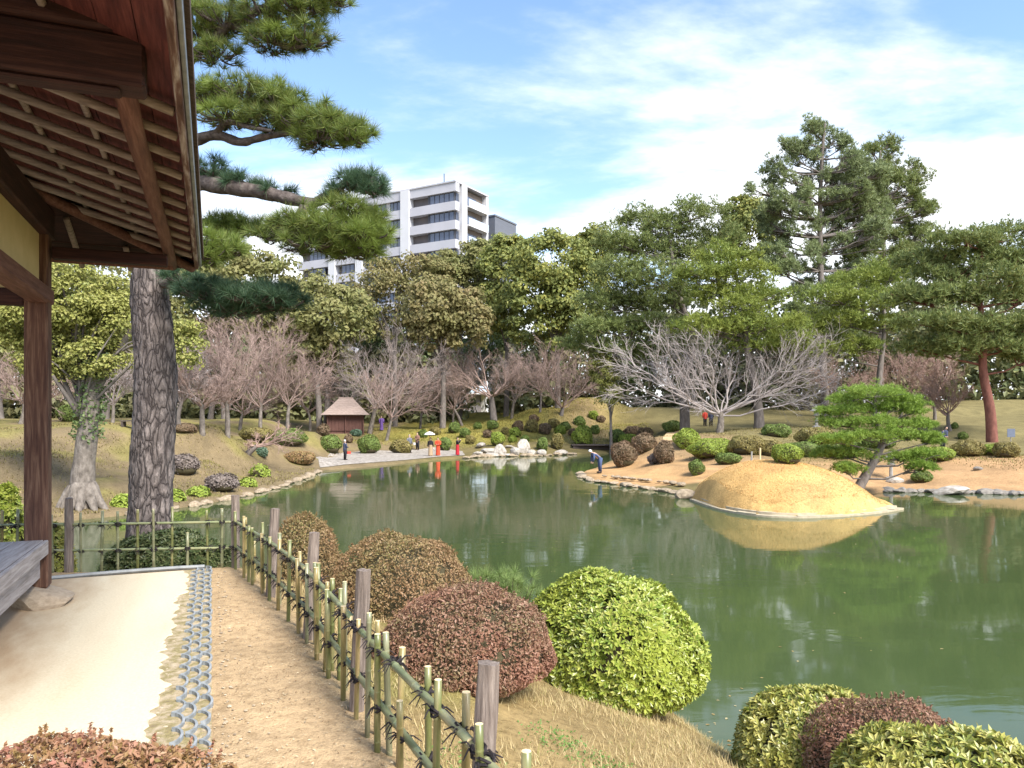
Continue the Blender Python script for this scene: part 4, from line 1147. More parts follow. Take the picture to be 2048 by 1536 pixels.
def far_pine(name, label, pads_, Yd, tpx, tr, mat, bark, seed, tuft=(0.44, 0.075, 6), dens=1.0, basez=None, group=None, dyr=0.6, tufted=1.0, zst=0.75):
    rng = RNG(seed)
    tp0 = P(tpx[0][0], tpx[0][1], Yd)
    base = np.array([tp0[0], Yd, gz(tp0[0], Yd) if basez is None else basez])
    o = thing(name, label, 'pine', base, 0, group)
    tp = spline([base - [0, 0, 0.3]] + [P(a, b_, Yd) for a, b_ in tpx], 26)
    v, q, t = tubes(tp, tr * np.linspace(1.15, 0.28, 26), 10)
    MB().add(v, q, t).build('trunk', bark, o, smooth=True, origin=base)
    mb = MB(); lp = []; lr = []
    for (cx, cy, hw, hh) in pads_:
        s = Yd / F
        hw, hh = (hw * 1.12, hh * 1.25) if Yd > 40 else (hw * 1.0, hh * 1.3)
        c0 = P(cx, cy, Yd)
        j = np.argmin(np.abs(tp[:, 2] - (c0[2] - hh * s * 1.0 - 0.15 * abs(c0[0] - tp[:, 0].mean()))))
        dy = rng.uniform(-1, 1) * dyr * max(hw * s, 1.0)
        y = Yd + dy
        c = P(cx, cy, y)
        rx = hw * s; rz = hh * s; ry = rx * 0.75
        rc0 = np.clip(0.34 * rx, tuft[0] * 0.9, tuft[0] * 2.2)
        nc = int(dens * 4.6 * rx * ry / rc0 ** 2) + 4
        th = rng.uniform(0, 6.28, nc); rr = np.sqrt(rng.random(nc))
        lob = 1 + 0.25 * np.sin(th * 3 + rng.uniform(0, 6))
        x = rr * np.cos(th) * lob; yy = rr * np.sin(th) * lob
        zc = (1 - rr ** 2) * rng.uniform(-0.5, 0.9, nc) - 0.3 * rr ** 2 + rng.normal(0, 0.25, nc)
        cc = np.stack([c[0] + x * rx, c[1] + yy * ry, c[2] + zc * rz], 1)
        rc = rc0 * rng.uniform(0.6, 1.3, nc)
        mt = int(18 * tufted)
        dd_ = norm(rng.normal(0, 1, (nc, mt, 3)) + np.array([0, 0, 0.55]))
        pt = (cc[:, None] + dd_ * (rng.random((nc, mt, 1)) ** 0.5) * rc[:, None, None] * np.array([1, 1, zst])).reshape(-1, 3)
        ax = (dd_ * 0.7 + np.array([0, 0, 0.7])).reshape(-1, 3) + rng.normal(0, 0.2, (nc * mt, 3))
        v, t = tufts(pt, ax, tuft[2], tuft[0], tuft[1], rng, 0.75)
        mb.add(v, None, t)
        n = len(pt)
        a = tp[j]
        e = c - [0, 0, rz * 0.5]
        m1 = a * 0.55 + e * 0.45 + [0, 0, -0.03 * np.linalg.norm(e - a)] + rng.normal(0, 0.12, 3)
        lp.append(np.stack([a, a * 0.5 + m1 * 0.5, m1, m1 * 0.4 + e * 0.6 + [0, 0, 0.05], e]))
        r0 = tr * rng.uniform(0.22, 0.36) * (0.5 + 0.5 * min(1, np.linalg.norm(e - a) / 4))
        lr.append(np.linspace(r0, r0 * 0.3, 5))
        kk = 7
        sel = rng.choice(n, kk, replace=False)
        b0 = np.repeat(((m1 + e) / 2)[None], kk, 0)
        for b1, tip in zip(b0, pt[sel]):
            lp.append(np.stack([b1, b1 * 0.7 + tip * 0.3, b1 * 0.5 + tip * 0.5 - [0, 0, 0.05], b1 * 0.25 + tip * 0.75, tip])); lr.append(np.linspace(r0 * 0.45, r0 * 0.15, 5))
    mb.build('crown', mat, o, origin=base)
    v, q, t = tubes(np.array(lp), np.array(lr), 5)
    MB().add(v, q, t).build('limbs', bark, o, smooth=True, origin=base)
    return o
def spire_pads(cx, rows, rng, nper=1.0):
    out = []
    for cy, w in rows:
        k = max(4, int(w / 9 * nper))
        for i in range(k):
            out.append((cx + rng.uniform(-1, 1) * w, cy + rng.uniform(-14, 14), rng.uniform(9, 18), rng.uniform(8, 16)))
    return out
def bare_tree(name, label, ell, basepx, mat, bark, tr, seed, n1=12, n2=7, n3=6, n4=8, group=None, forkf=0.30, twig=0.011, at=None, trunkto=None):
    rng = RNG(seed)
    b = hit(*basepx) if at is None else np.array([*P(basepx[0], basepx[1], at)[:2], gz(*P(basepx[0], basepx[1], at)[:2])])
    Yd = b[1]
    c, r = ell_world(ell, Yd)
    r = r * 1.12
    o = thing(name, label, 'tree', b, 0, group)
    top = c[2] + r[2]
    fork = np.array([b[0] * 0.6 + c[0] * 0.4, Yd, b[2] + forkf * (top - b[2])])
    tp = spline([b - [0, 0, 0.2], b * 0.5 + fork * 0.5 + [rng.normal(0, 0.08), 0, 0], fork], 8)
    v, q, t = tubes(tp, np.linspace(tr * 1.3, tr * 0.85, 8), 8)
    MB().add(v, q, t).build('trunk', bark, o, smooth=True, origin=b)
    d = norm(rng.normal(0, 1, (n1, 3)))
    a = np.arange(n1) / n1 * 6.283 + rng.normal(0, 0.25, n1)
    el = rng.uniform(-0.25, 1.0, n1)
    d = np.stack([np.cos(a) * np.sqrt(1 - np.clip(el, 0, 1) ** 2 * 0.9), np.sin(a) * np.sqrt(1 - np.clip(el, 0, 1) ** 2 * 0.9), el], 1)
    d = norm(d * np.array([1.25, 0.8, 1.0]))
    tgt = c + d * r * rng.uniform(0.8, 1.0, (n1, 1))
    s = fork + np.stack([np.zeros(n1), np.zeros(n1), rng.uniform(-0.25, 0.05, n1) * (fork[2] - b[2])], 1)
    K1 = 7
    u = np.linspace(0, 1, K1)[None, :, None]
    ctrl = s * 0.5 + tgt * 0.5 + np.stack([(tgt - s)[:, 0] * 0.12, (tgt - s)[:, 1] * 0.12, -0.04 * np.linalg.norm(tgt - s, axis=1)], 1)
    L1 = (1 - u) ** 2 * s[:, None] + 2 * u * (1 - u) * ctrl[:, None] + u ** 2 * tgt[:, None] + rng.normal(0, 0.02, (n1, K1, 3)) * r.mean() * (u > 0.05)
    len1 = np.linalg.norm(tgt - s, axis=1)
    mb = MB()
    def put(Pn, r0, r1, S):
        v, q, t = tubes(Pn, np.linspace(1, 0, Pn.shape[1])[None] * (r0 - r1)[:, None] + r1[:, None], S)
        mb.add(v, q, t)
    one = np.ones
    put(L1, one(n1) * tr * (0.30 if tr > 0.25 else 0.36), one(n1) * twig * 1.6, 6)
    s2, d2, t2 = kids(L1, n2, 0.22, 1.0, (22, 55), rng)
    l2 = np.repeat(len1, n2) * (0.62 - 0.32 * t2) * rng.uniform(0.7, 1.2, len(t2))
    L2 = grow(s2, d2, l2, 5, 0.13, 0.05, rng)
    put(L2, np.maximum(tr * 0.17 * (1.1 - 0.6 * t2), twig * 1.3), one(len(l2)) * twig, 4)
    s3, d3, t3 = kids(L2, n3, 0.2, 1.0, (20, 55), rng)
    l3 = np.repeat(l2, n3) * (0.55 - 0.25 * t3) * rng.uniform(0.7, 1.2, len(t3))
    L3 = grow(s3, d3, l3, 3, 0.15, 0.05, rng)
    put(L3, one(len(l3)) * twig * 1.3, one(len(l3)) * twig * 0.8, 3)
    s4, d4, t4 = kids(L3, n4, 0.2, 1.0, (20, 60), rng)
    l4 = np.maximum(np.repeat(l3, n4) * 0.6, 0.25) * rng.uniform(0.6, 1.3, len(t4))
    L4 = grow(s4, d4, l4, 2, 0.1, 0.08, rng)
    v, t = cones(L4[:, 0], L4[:, 1], twig * 0.8)
    mb.add(v, None, t)
    mb.build('crown', mat, o, origin=b)
    return o

# broadleaf evergreens behind the bare trees
G = 'olive evergreens behind the bare trees'
broadleaf('evergreen_tree', 'olive evergreen whose crown shows under the black pine branches', [(440, 590, 95, 75), (400, 540, 50, 50), (520, 560, 60, 60)], 76, 450, f_olive, seed=101)
broadleaf('evergreen_tree', 'broad dull olive evergreen below the lower wing of the apartment block', [(650, 632, 80, 72), (600, 680, 60, 50), (565, 640, 60, 60)], 80, 640, f_olive, seed=102, ncl=120)
broadleaf('evergreen_tree', 'thin brownish evergreen with bare limbs in front of the apartment block', [(775, 575, 70, 50), (830, 560, 70, 45), (730, 620, 50, 45)], 98, 790, f_rust, seed=103, thin=0.5)
broadleaf('evergreen_tree', 'rusty olive round evergreen at the foot of the apartment block', [(880, 620, 75, 55), (850, 665, 70, 40), (930, 650, 50, 50)], 84, 885, f_rust, seed=104, ncl=110)
broadleaf('evergreen_tree', 'olive evergreen below the right corner of the apartment block', [(900, 555, 60, 42), (955, 535, 40, 45)], 102, 920, f_olive, seed=105, thin=0.8)
broadleaf('evergreen_tree', 'tall yellowish evergreen hiding the foot of the grey tower', [(1010, 545, 46, 62), (1000, 620, 50, 50), (1035, 510, 30, 30)], 97, 1012, f_yolive, seed=106)
broadleaf('evergreen_tree', 'yellow-olive evergreen with dark spreading limbs left of the large pines', [(1110, 535, 75, 60), (1080, 600, 70, 55), (1150, 600, 70, 60), (1110, 650, 90, 45)], 90, 1115, f_yolive, seed=107, ncl=150)
broadleaf('evergreen_tree', 'yellow-tinged evergreen crown showing between the large pines', [(1190, 500, 45, 40), (1500, 470, 50, 60), (1480, 430, 30, 30)], 96, 1450, f_yolive, seed=108)
broadleaf('evergreen_tree', 'small rounded green evergreen above the tea house roof', [(640, 722, 42, 34), (690, 735, 25, 22)], 82, 650, f_camph, seed=109, leaf=0.24, ncl=50)
broadleaf('evergreen_tree', 'small bright green evergreen left of the spreading bare maple', [(1212, 745, 30, 36), (1220, 790, 24, 24)], 70, 1222, f_camph, seed=110, leaf=0.2, ncl=40, tr=0.12)
broadleaf('evergreen_tree', 'dark evergreen filling the wood behind the grey bare trees', [(800, 700, 90, 50), (900, 720, 80, 50), (700, 690, 60, 50)], 104, 820, f_deep, seed=111, ncl=60)
broadleaf('evergreen_tree', 'dark evergreen filling the wood behind the mossy hill', [(1040, 710, 90, 55), (1150, 720, 90, 55)], 106, 1090, f_deep, seed=112, ncl=60)
broadleaf('evergreen_tree', 'dark evergreen filling the wood behind the spreading bare maple', [(1330, 740, 110, 50), (1480, 730, 110, 60), (1600, 740, 80, 50)], 98, 1420, f_deep, seed=113, ncl=80)
broadleaf('evergreen_tree', 'dark evergreen filling the wood behind the small garden pine', [(1700, 730, 90, 55), (1830, 690, 90, 50), (1960, 720, 90, 55)], 102, 1800, f_deep, seed=114, ncl=80)
broadleaf('evergreen_tree', 'dull green evergreen behind the pinkish bare trees on the left bank', [(440, 690, 100, 55), (330, 700, 80, 60), (545, 700, 60, 45)], 92, 420, f_deep, seed=115, ncl=70)
broadleaf('evergreen_tree', 'dull evergreen crown behind the pavilion pillar', [(30, 660, 90, 70), (-80, 640, 90, 80)], 60, 0, f_olive, seed=116, ncl=90)

for i, (x_, y_, lab) in enumerate([(-46, 58, 'olive evergreen beyond the left bank behind the pavilion roof'), (-58, 50, 'olive evergreen standing apart on the left lawn behind the pavilion wall'), (-38, 70, 'olive evergreen behind the bare grey tree near the pavilion pillar')]):
    pxx = 1024 + F * x_ / y_
    broadleaf('evergreen_tree', lab, [(pxx, 600, 130, 110), (pxx + 60, 660, 90, 70)], y_, pxx, f_olive, seed=130 + i, ncl=70)

# old camphor with a pale root flare on the left bank
cb = hit(165, 1012)
o = broadleaf('camphor_tree', 'old evergreen with a pale swollen trunk on the left bank', [(150, 610, 105, 75), (60, 640, 80, 65), (225, 640, 50, 80), (20, 580, 60, 50), (180, 715, 75, 45), (90, 715, 60, 40), (370, 690, 35, 60)], cb[1], 165, f_camph, 0.13, 230, 190, 0.30, m_bkg, 120)
for ch in list(o.children):
    if ch.name.startswith('trunk'):
        bpy.data.objects.remove(ch)
tp = spline([cb - [0, 0, 0.4], cb + [0, 0, 0.1], P(166, 950, cb[1]), P(176, 860, cb[1]), P(184, 790, cb[1]), P(196, 700, cb[1]), P(200, 640, cb[1])], 24)
v, q, t = tubes(tp, np.interp(np.linspace(0, 1, 24), [0, 0.12, 0.3, 0.6, 1], [0.80, 0.58, 0.40, 0.30, 0.2]) * (1 + 0.05 * np.sin(np.arange(24) * 1.9)), 16)
mb = MB().add(v, q, t)
rg = RNG(9)
for k in range(7):
    a = -math.pi * (k + 0.5) / 7
    rk = rg.uniform(0.75, 1.1); a += rg.normal(0, 0.12); p0 = cb + np.array([0.30 * math.cos(a), 0.30 * math.sin(a), 0.75 * rk]); p1 = cb + np.array([0.62 * math.cos(a), 0.62 * math.sin(a), 0.22 * rk]); p2 = cb + np.array([1.0 * rk * math.cos(a), 1.0 * rk * math.sin(a), -0.22])
    v, q, t = tubes(spline([p0, p1, p2], 7), np.array([0.22, 0.24, 0.21, 0.18, 0.15, 0.12, 0.08]) * rk, 8); mb.add(v, q, t)
mb.build('trunk', m_bkp, o, smooth=True, origin=cb)
v, q, t = tubes(spline([P(184, 790, cb[1]), P(220, 730, cb[1]), P(262, 660, cb[1])], 8), np.linspace(0.2, 0.1, 8), 8)
MB().add(v, q, t).build('fork', m_bkp, o, smooth=True, origin=cb)
ip = tp[rg.integers(11, 22, 1300)] + norm(rg.normal(0, 1, (1300, 3)) * [1, 1, 0.4]) * rg.uniform(0.25, 0.6, (1300, 1))
v, q = leaves(ip, norm(rg.normal(0, 1, ip.shape) + [0, -0.6, 0.3]), 0.14, 0.7, rg, 0.1)
MB().add(v, q).build('ivy', f_deep, o, origin=cb)

# pines
far_pine('pine_tree', 'wide dark pine of many layers left of the bright green pine', [(1290, 440, 60, 22), (1390, 425, 55, 24), (1345, 460, 60, 22), (1240, 480, 48, 22), (1440, 470, 50, 22), (1300, 500, 70, 24), (1380, 505, 60, 22), (1235, 540, 55, 22), (1310, 550, 70, 24), (1200, 600, 55, 20), (1270, 600, 70, 22), (1340, 595, 55, 22), (1215, 655, 70, 18), (1300, 650, 70, 20), (1175, 690, 50, 14), (1260, 700, 80, 16), (1350, 690, 60, 18)], 69,
         [(1370, 760), (1385, 680), (1360, 600), (1345, 520), (1335, 440)], 0.42, f_pk, m_bkg, 201, dens=1.3)
far_pine('pine_tree', 'bright green layered pine over the spreading bare maple', [(1450, 515, 55, 20), (1400, 545, 45, 14), (1480, 545, 55, 20), (1430, 585, 55, 18), (1520, 590, 60, 20), (1470, 610, 60, 18), (1400, 650, 55, 16), (1475, 655, 70, 18), (1545, 645, 55, 18), (1590, 690, 50, 14), (1510, 690, 60, 14)], 63,
         [(1518, 835), (1512, 780), (1495, 700), (1488, 620), (1465, 525)], 0.42, f_pkb, m_bkg, 202)
rg = RNG(77)
far_pine('pine_tree', 'tallest pale green pine with upturned tips above all other trees', spire_pads(1640, [(258, 26), (290, 70), (322, 98), (355, 122), (388, 138), (420, 140), (455, 128), (490, 118), (530, 112), (575, 105), (620, 90), (660, 75)], rg, 1.3), 80,
         [(1650, 800), (1645, 700), (1642, 560), (1640, 420), (1645, 300), (1650, 245)], 0.42, f_pkg, m_bkg, 203, (0.50, 0.08, 6), 0.62, dyr=2.2, zst=1.4, tufted=0.6)
far_pine('pine_tree', 'tall darker pine standing against the tallest pine on its right', spire_pads(1765, [(300, 34), (330, 66), (362, 88), (395, 108), (428, 118), (462, 112), (500, 100), (545, 90)], rg, 1.5), 84,
         [(1760, 800), (1762, 700), (1768, 560), (1765, 420), (1760, 300)], 0.42, f_pk, m_bkg, 204, (0.50, 0.08, 6), 0.62, dyr=2.2, zst=1.4, tufted=0.6)
far_pine('pine_tree', 'yellowish green layered pine with a pale straight trunk behind the garden pine', [(1715, 560, 60, 18), (1780, 545, 60, 20), (1660, 590, 50, 16), (1740, 605, 55, 16), (1800, 590, 40, 18), (1680, 640, 60, 16), (1620, 660, 50, 14), (1760, 650, 40, 14), (1650, 700, 50, 12), (1710, 690, 40, 12)], 68,
         [(1752, 830), (1760, 740), (1768, 660), (1760, 580)], 0.36, f_pkb, m_bkg, 205)
far_pine('red_pine', 'red-barked pine with layered dark crown on the right lawn', [(2000, 470, 70, 18), (1925, 480, 60, 18), (1850, 515, 50, 18), (1960, 515, 70, 20), (2045, 520, 55, 20), (1890, 545, 60, 20), (2000, 560, 70, 20), (1830, 590, 45, 18), (1920, 590, 60, 18), (2050, 590, 50, 20), (1870, 640, 60, 16), (1940, 650, 60, 14), (2040, 650, 60, 18), (1850, 695, 60, 14), (1930, 690, 70, 16), (2010, 690, 55, 16), (2060, 710, 40, 16), (2110, 560, 60, 20), (2100, 640, 60, 20)], 54,
         [(1984, 884), (1980, 820), (1966, 740), (1966, 660), (1958, 580), (1965, 500)], 0.40, f_pk, m_bkr, 206, dens=1.35)
far_pine('garden_pine', 'fresh green cloud-pruned pine leaning out from behind the dry mound', [(1745, 782, 55, 8), (1700, 798, 42, 9), (1795, 798, 45, 9), (1665, 822, 30, 9), (1725, 818, 42, 9), (1780, 815, 40, 9), (1830, 820, 32, 9), (1680, 846, 42, 9), (1745, 842, 42, 9), (1810, 846, 42, 9), (1848, 848, 22, 8), (1660, 878, 38, 9), (1715, 872, 45, 9), (1780, 868, 40, 9), (1838, 872, 36, 8), (1650, 908, 32, 10), (1700, 905, 40, 9), (1790, 915, 48, 8), (1845, 908, 36, 7), (1868, 882, 22, 7), (1690, 938, 30, 8), (1840, 932, 25, 9)], 32.5,
         [(1715, 982), (1735, 945), (1752, 915), (1766, 880), (1752, 845), (1750, 800)], 0.23, f_pks, m_bkg, 207, (0.17, 0.024, 7), 1.15, basez=0.1, tufted=0.9, zst=0.6)

# leafless trees
H = 'pinkish bare trees on the left bank'
HL = ['leafless pinkish tree right beside the black pine trunk', 'leafless pinkish tree with pale slanting stem near the black pine', 'tall leafless pinkish tree highest in the left bank thicket', 'leafless pinkish tree between the thicket and tea house', 'low wide leafless bush-like tree in the middle of the thicket', 'low leafless pink-brown tree touching the tea house roof']
for i, (bx, by, e) in enumerate([(405, 868, (405, 760, 62, 95)), (455, 872, (450, 735, 75, 85)), (520, 875, (525, 730, 85, 85)), (575, 868, (585, 745, 70, 80)), (480, 862, (500, 790, 90, 50)), (620, 862, (610, 780, 65, 50))]):
    bare_tree('bare_tree', HL[i], e, (bx, by), m_twp, m_bkp, 0.13, 300 + i, group=H, twig=0.010)
bare_tree('bare_tree', 'leafless grey tree with forked trunk beside the tea house', (775, 745, 88, 72), (738, 868), m_twg, m_bkp, 0.22, 310, twig=0.011)
bare_tree('bare_tree', 'small pale-trunked bare tree in front of the purple-clad visitor', (800, 790, 70, 55), (772, 882), m_twp, m_bkp, 0.14, 311, twig=0.010)
bare_tree('bare_tree', 'pinkish bare tree above the visitors on the gravel beach', (880, 790, 55, 50), (925, 852), m_twp, m_bkg, 0.16, 312, twig=0.010)
bare_tree('bare_tree', 'leafless tree with a stout dark trunk on the mossy hill', (975, 745, 75, 58), (988, 842), m_twp, m_bkg, 0.34, 313, twig=0.012)
bare_tree('bare_tree', 'slender grey bare tree forking low beside the stout dark trunk', (1040, 760, 55, 55), (1023, 838), m_twg, m_bkp, 0.16, 314, twig=0.010)
bare_tree('bare_tree', 'low spreading pinkish bare tree on the right shoulder of the hill', (1130, 760, 68, 55), (1122, 832), m_twp, m_bkg, 0.2, 315, forkf=0.12, twig=0.011)
m_maple = surf('pale_grey_maple_twigs', [(0.31, 0.265, 0.25), (0.44, 0.39, 0.37)], 2, 0.9, None, 0)
bare_tree('bare_maple', 'wide fan-shaped pale grey bare maple on the rise behind the mound', (1445, 762, 215, 95), (1438, 866), m_maple, m_bkp, 0.27, 320, n1=20, n2=8, n3=7, n4=5, forkf=0.2, twig=0.012)
for i, (bx, by, e, lab) in enumerate([(690, 872, (690, 770, 60, 60), 'leafless grey tree directly behind the tea house'), (840, 858, (850, 765, 60, 60), 'leafless grey tree behind the visitors at the edge of the mossy hill'), (905, 850, (920, 750, 55, 55), 'leafless grey tree left of the stout dark trunk'), (1080, 825, (1085, 745, 60, 55), 'leafless tree between the slender grey tree and hill shoulder'), (360, 862, (365, 775, 50, 80), 'leafless thin tree behind the black pine trunk')]):
    bare_tree('bare_tree', lab, e, (bx, by), (m_twg, m_twp)[i % 2], m_bkg, 0.12, 350 + i, twig=0.010, at=88.0 if i == 0 else None)
R = 'reddish bare trees beyond the garden pine'
RL = ['leafless reddish tree behind the top of the garden pine', 'leafless reddish tree left of the red-barked pine', 'leafless reddish tree touching the tips of the bare maple', 'short leafless reddish tree between garden pine and red-barked pine']
for i, (bx, by, e) in enumerate([(1800, 845, (1800, 745, 60, 55)), (1870, 840, (1860, 750, 60, 50)), (1660, 835, (1690, 760, 60, 50)), (1900, 862, (1890, 790, 40, 45))]):
    bare_tree('bare_tree', RL[i], e, (bx, by), m_twr, m_bkg, 0.13, 330 + i, group=R, twig=0.010)
bare_tree('bare_tree', 'low dark bare tree leaning over the left bank', (545, 885, 55, 35), (492, 905), m_twr, m_bkg, 0.16, 340, n1=5, n2=6, n3=5, n4=4, forkf=0.2)
bare_tree('bare_tree', 'bare grey tree behind the pavilion pillar and camphor', (60, 770, 90, 70), (40, 848), m_twp, m_bkp, 0.13, 341)
bare_tree('bare_tree', 'bare grey tree between the camphor and the black pine', (230, 770, 60, 60), (225, 846), m_twg, m_bkp, 0.11, 342)

# the wood beyond, one mass
rng = RNG(400)
n = 8000
x = rng.uniform(-150, 105, n); y = rng.uniform(0, 1, n) * 20 + 100 - 14 * ss(14, 30, x) - 30 * ss(-50, -90, x)
hh = 12.0 + 4.0 * ss(0, 30, x) + 6.0 * lump(x * 0.35, y * 0.35) + 1.5 * rng.normal(0, 1, n)
zc_ = 2.6 + rng.random(n) ** 1.25 * np.maximum(hh, 3.0)
m = 14
off = norm(rng.normal(0, 1, (n, m, 3))) * rng.random((n, m, 1)) ** 0.4 * np.array([2.0, 1.5, 1.3])
pos = (np.stack([x, y, zc_], 1)[:, None] + off).reshape(-1, 3)
kp = (x + 4.5) ** 2 > 3.0; pos = pos.reshape(n, m, 3)[kp].reshape(-1, 3); off = off[kp]; n = int(kp.sum())
v, q = leaves(pos, norm(off.reshape(-1, 3) + [0, -0.2, 0.4]), rng.uniform(0.6, 1.3, n * m), 0.6, rng, 0.1)
tag(MB().add(v, q).build('distant_woodland', f_far), 'dim green wood closing the view behind the garden trees', 'woodland', kind='stuff')
# ------------------------------------------------------------------ apartment block and grey tower beyond the trees
m_wht = surf('pale_grey_cladding', [(0.44, 0.435, 0.47), (0.49, 0.485, 0.52)], 0.4, 0.7, None, 0.0)
m_pil = surf('white_render', [(0.58, 0.58, 0.60), (0.63, 0.63, 0.65)], 0.4, 0.8, None, 0.0)
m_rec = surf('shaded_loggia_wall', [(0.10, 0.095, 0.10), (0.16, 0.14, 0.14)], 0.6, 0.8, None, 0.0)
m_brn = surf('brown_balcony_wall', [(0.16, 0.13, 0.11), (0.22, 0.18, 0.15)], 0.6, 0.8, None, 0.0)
m_gry = surf('dark_grey_cladding', [(0.115, 0.125, 0.15), (0.14, 0.15, 0.175)], 0.3, 0.7, (0.2, 0.2, 3), 0.0)
m_frm = surf('dark_window_frame', [(0.05, 0.055, 0.07), (0.07, 0.075, 0.09)], 2, 0.5, None, 0.0)
m_gla, nt, b = newmat('window_glass')
b.inputs['Base Color'].default_value = (0.10, 0.12, 0.17, 1); b.inputs['Roughness'].default_value = 0.05; b.inputs['Metallic'].default_value = 0.35
m_rail2, nt, b = newmat('pale_blue_balcony_glass')
b.inputs['Base Color'].default_value = (0.42, 0.50, 0.60, 1); b.inputs['Roughness'].default_value = 0.15
A0 = np.array([-9.6, 126.0]); D1 = norm(np.array([-18.0, 10.4])); D2 = norm(np.array([10.4, 18.0]))
bz = 3.0; TOP = 42.7
apt = thing('apartment_block', 'pale grey multi-storey apartment block with balconies rising above the trees', 'building', (A0[0], A0[1], bz), math.atan2(D1[1], D1[0]))
# local frame: x along the left facade, y towards the camera-left outside is -D2 -> +y, so the body lies at negative y
def ab(name, x0, x1, y0, y1, z0, z1, mat, parent=None):
    v, q = boxv(x0, x1, y0, y1, z0 - bz, z1 - bz)
    return MB().add(v, q).build(name, mat, parent or apt)
Yv = np.array([-D1[1], D1[0]])            # local +y in world: facing away from camera?
SG = 1.0 if Yv @ D2 > 0 else -1.0         # sign so that SG*y points into the building
def Yi(d0, d1):
    a, c = SG * d0, SG * d1
    return (min(a, c), max(a, c))
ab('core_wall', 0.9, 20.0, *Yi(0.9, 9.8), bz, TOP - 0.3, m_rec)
FH = 3.2
nfl = 11
for f in range(nfl):
    zt = TOP - f * FH
    ab('spandrel_band', -0.35, 20.5, *Yi(-0.35 if f else -0.25, 0.85), zt - 1.5, zt, m_wht)
    if f:
        pass
    zw1, zw0 = zt - 1.5, zt - FH
    for (x0, x1, npn) in ((0.3, 5.3, 5), (11.6, 14.0, 3), (14.9, 19.2, 4)):
        w = ab('window', x0, x1, *Yi(0.25, 0.45), zw0 + 0.004, zw1 - 0.004, m_frm)
        pw = (x1 - x0) / npn
        for k in range(npn):
            ab('pane', x0 + k * pw + 0.09, x0 + (k + 1) * pw - 0.09, *Yi(0.19, 0.22), zw0 + 0.15, zw1 - 0.12, m_gla, w)
    ab('wall_panel', 14.05, 14.85, *Yi(0.2, 0.8), zw0 + 0.004, zw1 - 0.004, m_wht)
    ab('loggia_pier', 5.35, 5.7, *Yi(0.2, 0.8), zw0 + 0.004, zw1 - 0.004, m_frm)
    # right face: corner window, white pier, balcony
    w = ab('window', 0.22, 0.27, *Yi(0.5, 1.5), zw0 + 0.004, zw1 - 0.004, m_frm)
    ab('pane', 0.17, 0.20, *Yi(0.6, 1.4), zw0 + 0.15, zw1 - 0.12, m_gla, w)
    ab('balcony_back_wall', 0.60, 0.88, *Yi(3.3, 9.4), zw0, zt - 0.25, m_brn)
    w = ab('window', 0.52, 0.58, *Yi(4.2, 7.4), zw0 + 0.1, zw1 + 0.4, m_frm)
    for k in range(3):
        ab('pane', 0.46, 0.50, *Yi(4.3 + k * 1.05, 5.2 + k * 1.05), zw0 + 0.2, zw1 + 0.3, m_gla, w)
    ab('balcony_slab', -0.75, 0.59, *Yi(3.2, 9.5), zw0 - 0.25, zw0, m_pil)
    ab('balcony_rail', -0.78, -0.70, *Yi(3.15, 9.55), zw0 + 0.02, zw0 + 1.15, m_rail2)
ab('roof_slab', -0.4, 20.5, *Yi(-0.4, 10.2), TOP + 0.003, TOP + 0.25, m_wht)
ab('pier', -0.45, 0.85, *Yi(1.6, 3.1), bz, TOP - 0.004, m_pil)
ab('pier', -0.3, 0.85, *Yi(9.56, 10.15), bz, TOP - 0.004, m_pil)
ab('pier', 9.3, 11.2, *Yi(-0.5, 0.8), bz, TOP - 0.004, m_pil)
ab('pier', 20.0, 21.6, *Yi(-0.5, 0.8), bz, TOP - 0.004, m_pil)
ab('roof_mast', 5.0, 5.12, *Yi(4.0, 4.12), TOP + 0.25, TOP + 3.4, m_frm)
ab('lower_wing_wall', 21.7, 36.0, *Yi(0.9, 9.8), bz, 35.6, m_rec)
for f in range(8):
    zt = 36.0 - f * FH
    ab('spandrel_band', 21.65, 36.2, *Yi(-0.3, 0.88), zt - 1.5, zt, m_wht)
    zw1, zw0 = zt - 1.5, zt - FH
    for (x0, x1, npn) in ((22.4, 25.4, 3), (29.5, 33.5, 4)):
        w = ab('window', x0, x1, *Yi(0.25, 0.45), zw0 + 0.004, zw1 - 0.004, m_frm)
        pw = (x1 - x0) / npn
        for k in range(npn):
            ab('pane', x0 + k * pw + 0.09, x0 + (k + 1) * pw - 0.09, *Yi(0.19, 0.22), zw0 + 0.15, zw1 - 0.12, m_gla, w)
ab('pier', 26.6, 28.2, *Yi(-0.45, 0.87), bz, 36.05, m_pil)
ab('terrace_rail', 22.0, 36.0, *Yi(-0.2, -0.12), 36.03, 37.0, m_frm)
ab('terrace_floor', 21.7, 36.0, *Yi(-0.2, 9.8), 35.62, 35.99, m_wht)
tw = thing('grey_tower', 'plain dark grey tower standing directly behind the apartment block', 'building', (-3.2, 141.0, bz), math.atan2(D1[1], D1[0]))
v, q = boxv(0, 4.2, *Yi(0, 8.0), 0, 41.0 - bz)
MB().add(v, q).build('wall', m_gry, tw)
v, q = boxv(-0.12, 4.32, *Yi(-0.12, 8.12), 41.003 - bz, 41.3 - bz)
MB().add(v, q).build('parapet', m_gry, tw)
v, q = boxv(-0.05, -0.005, *Yi(6.2, 7.2), 33.5 - bz, 35.5 - bz)
MB().add(v, q).build('window', m_frm, tw)

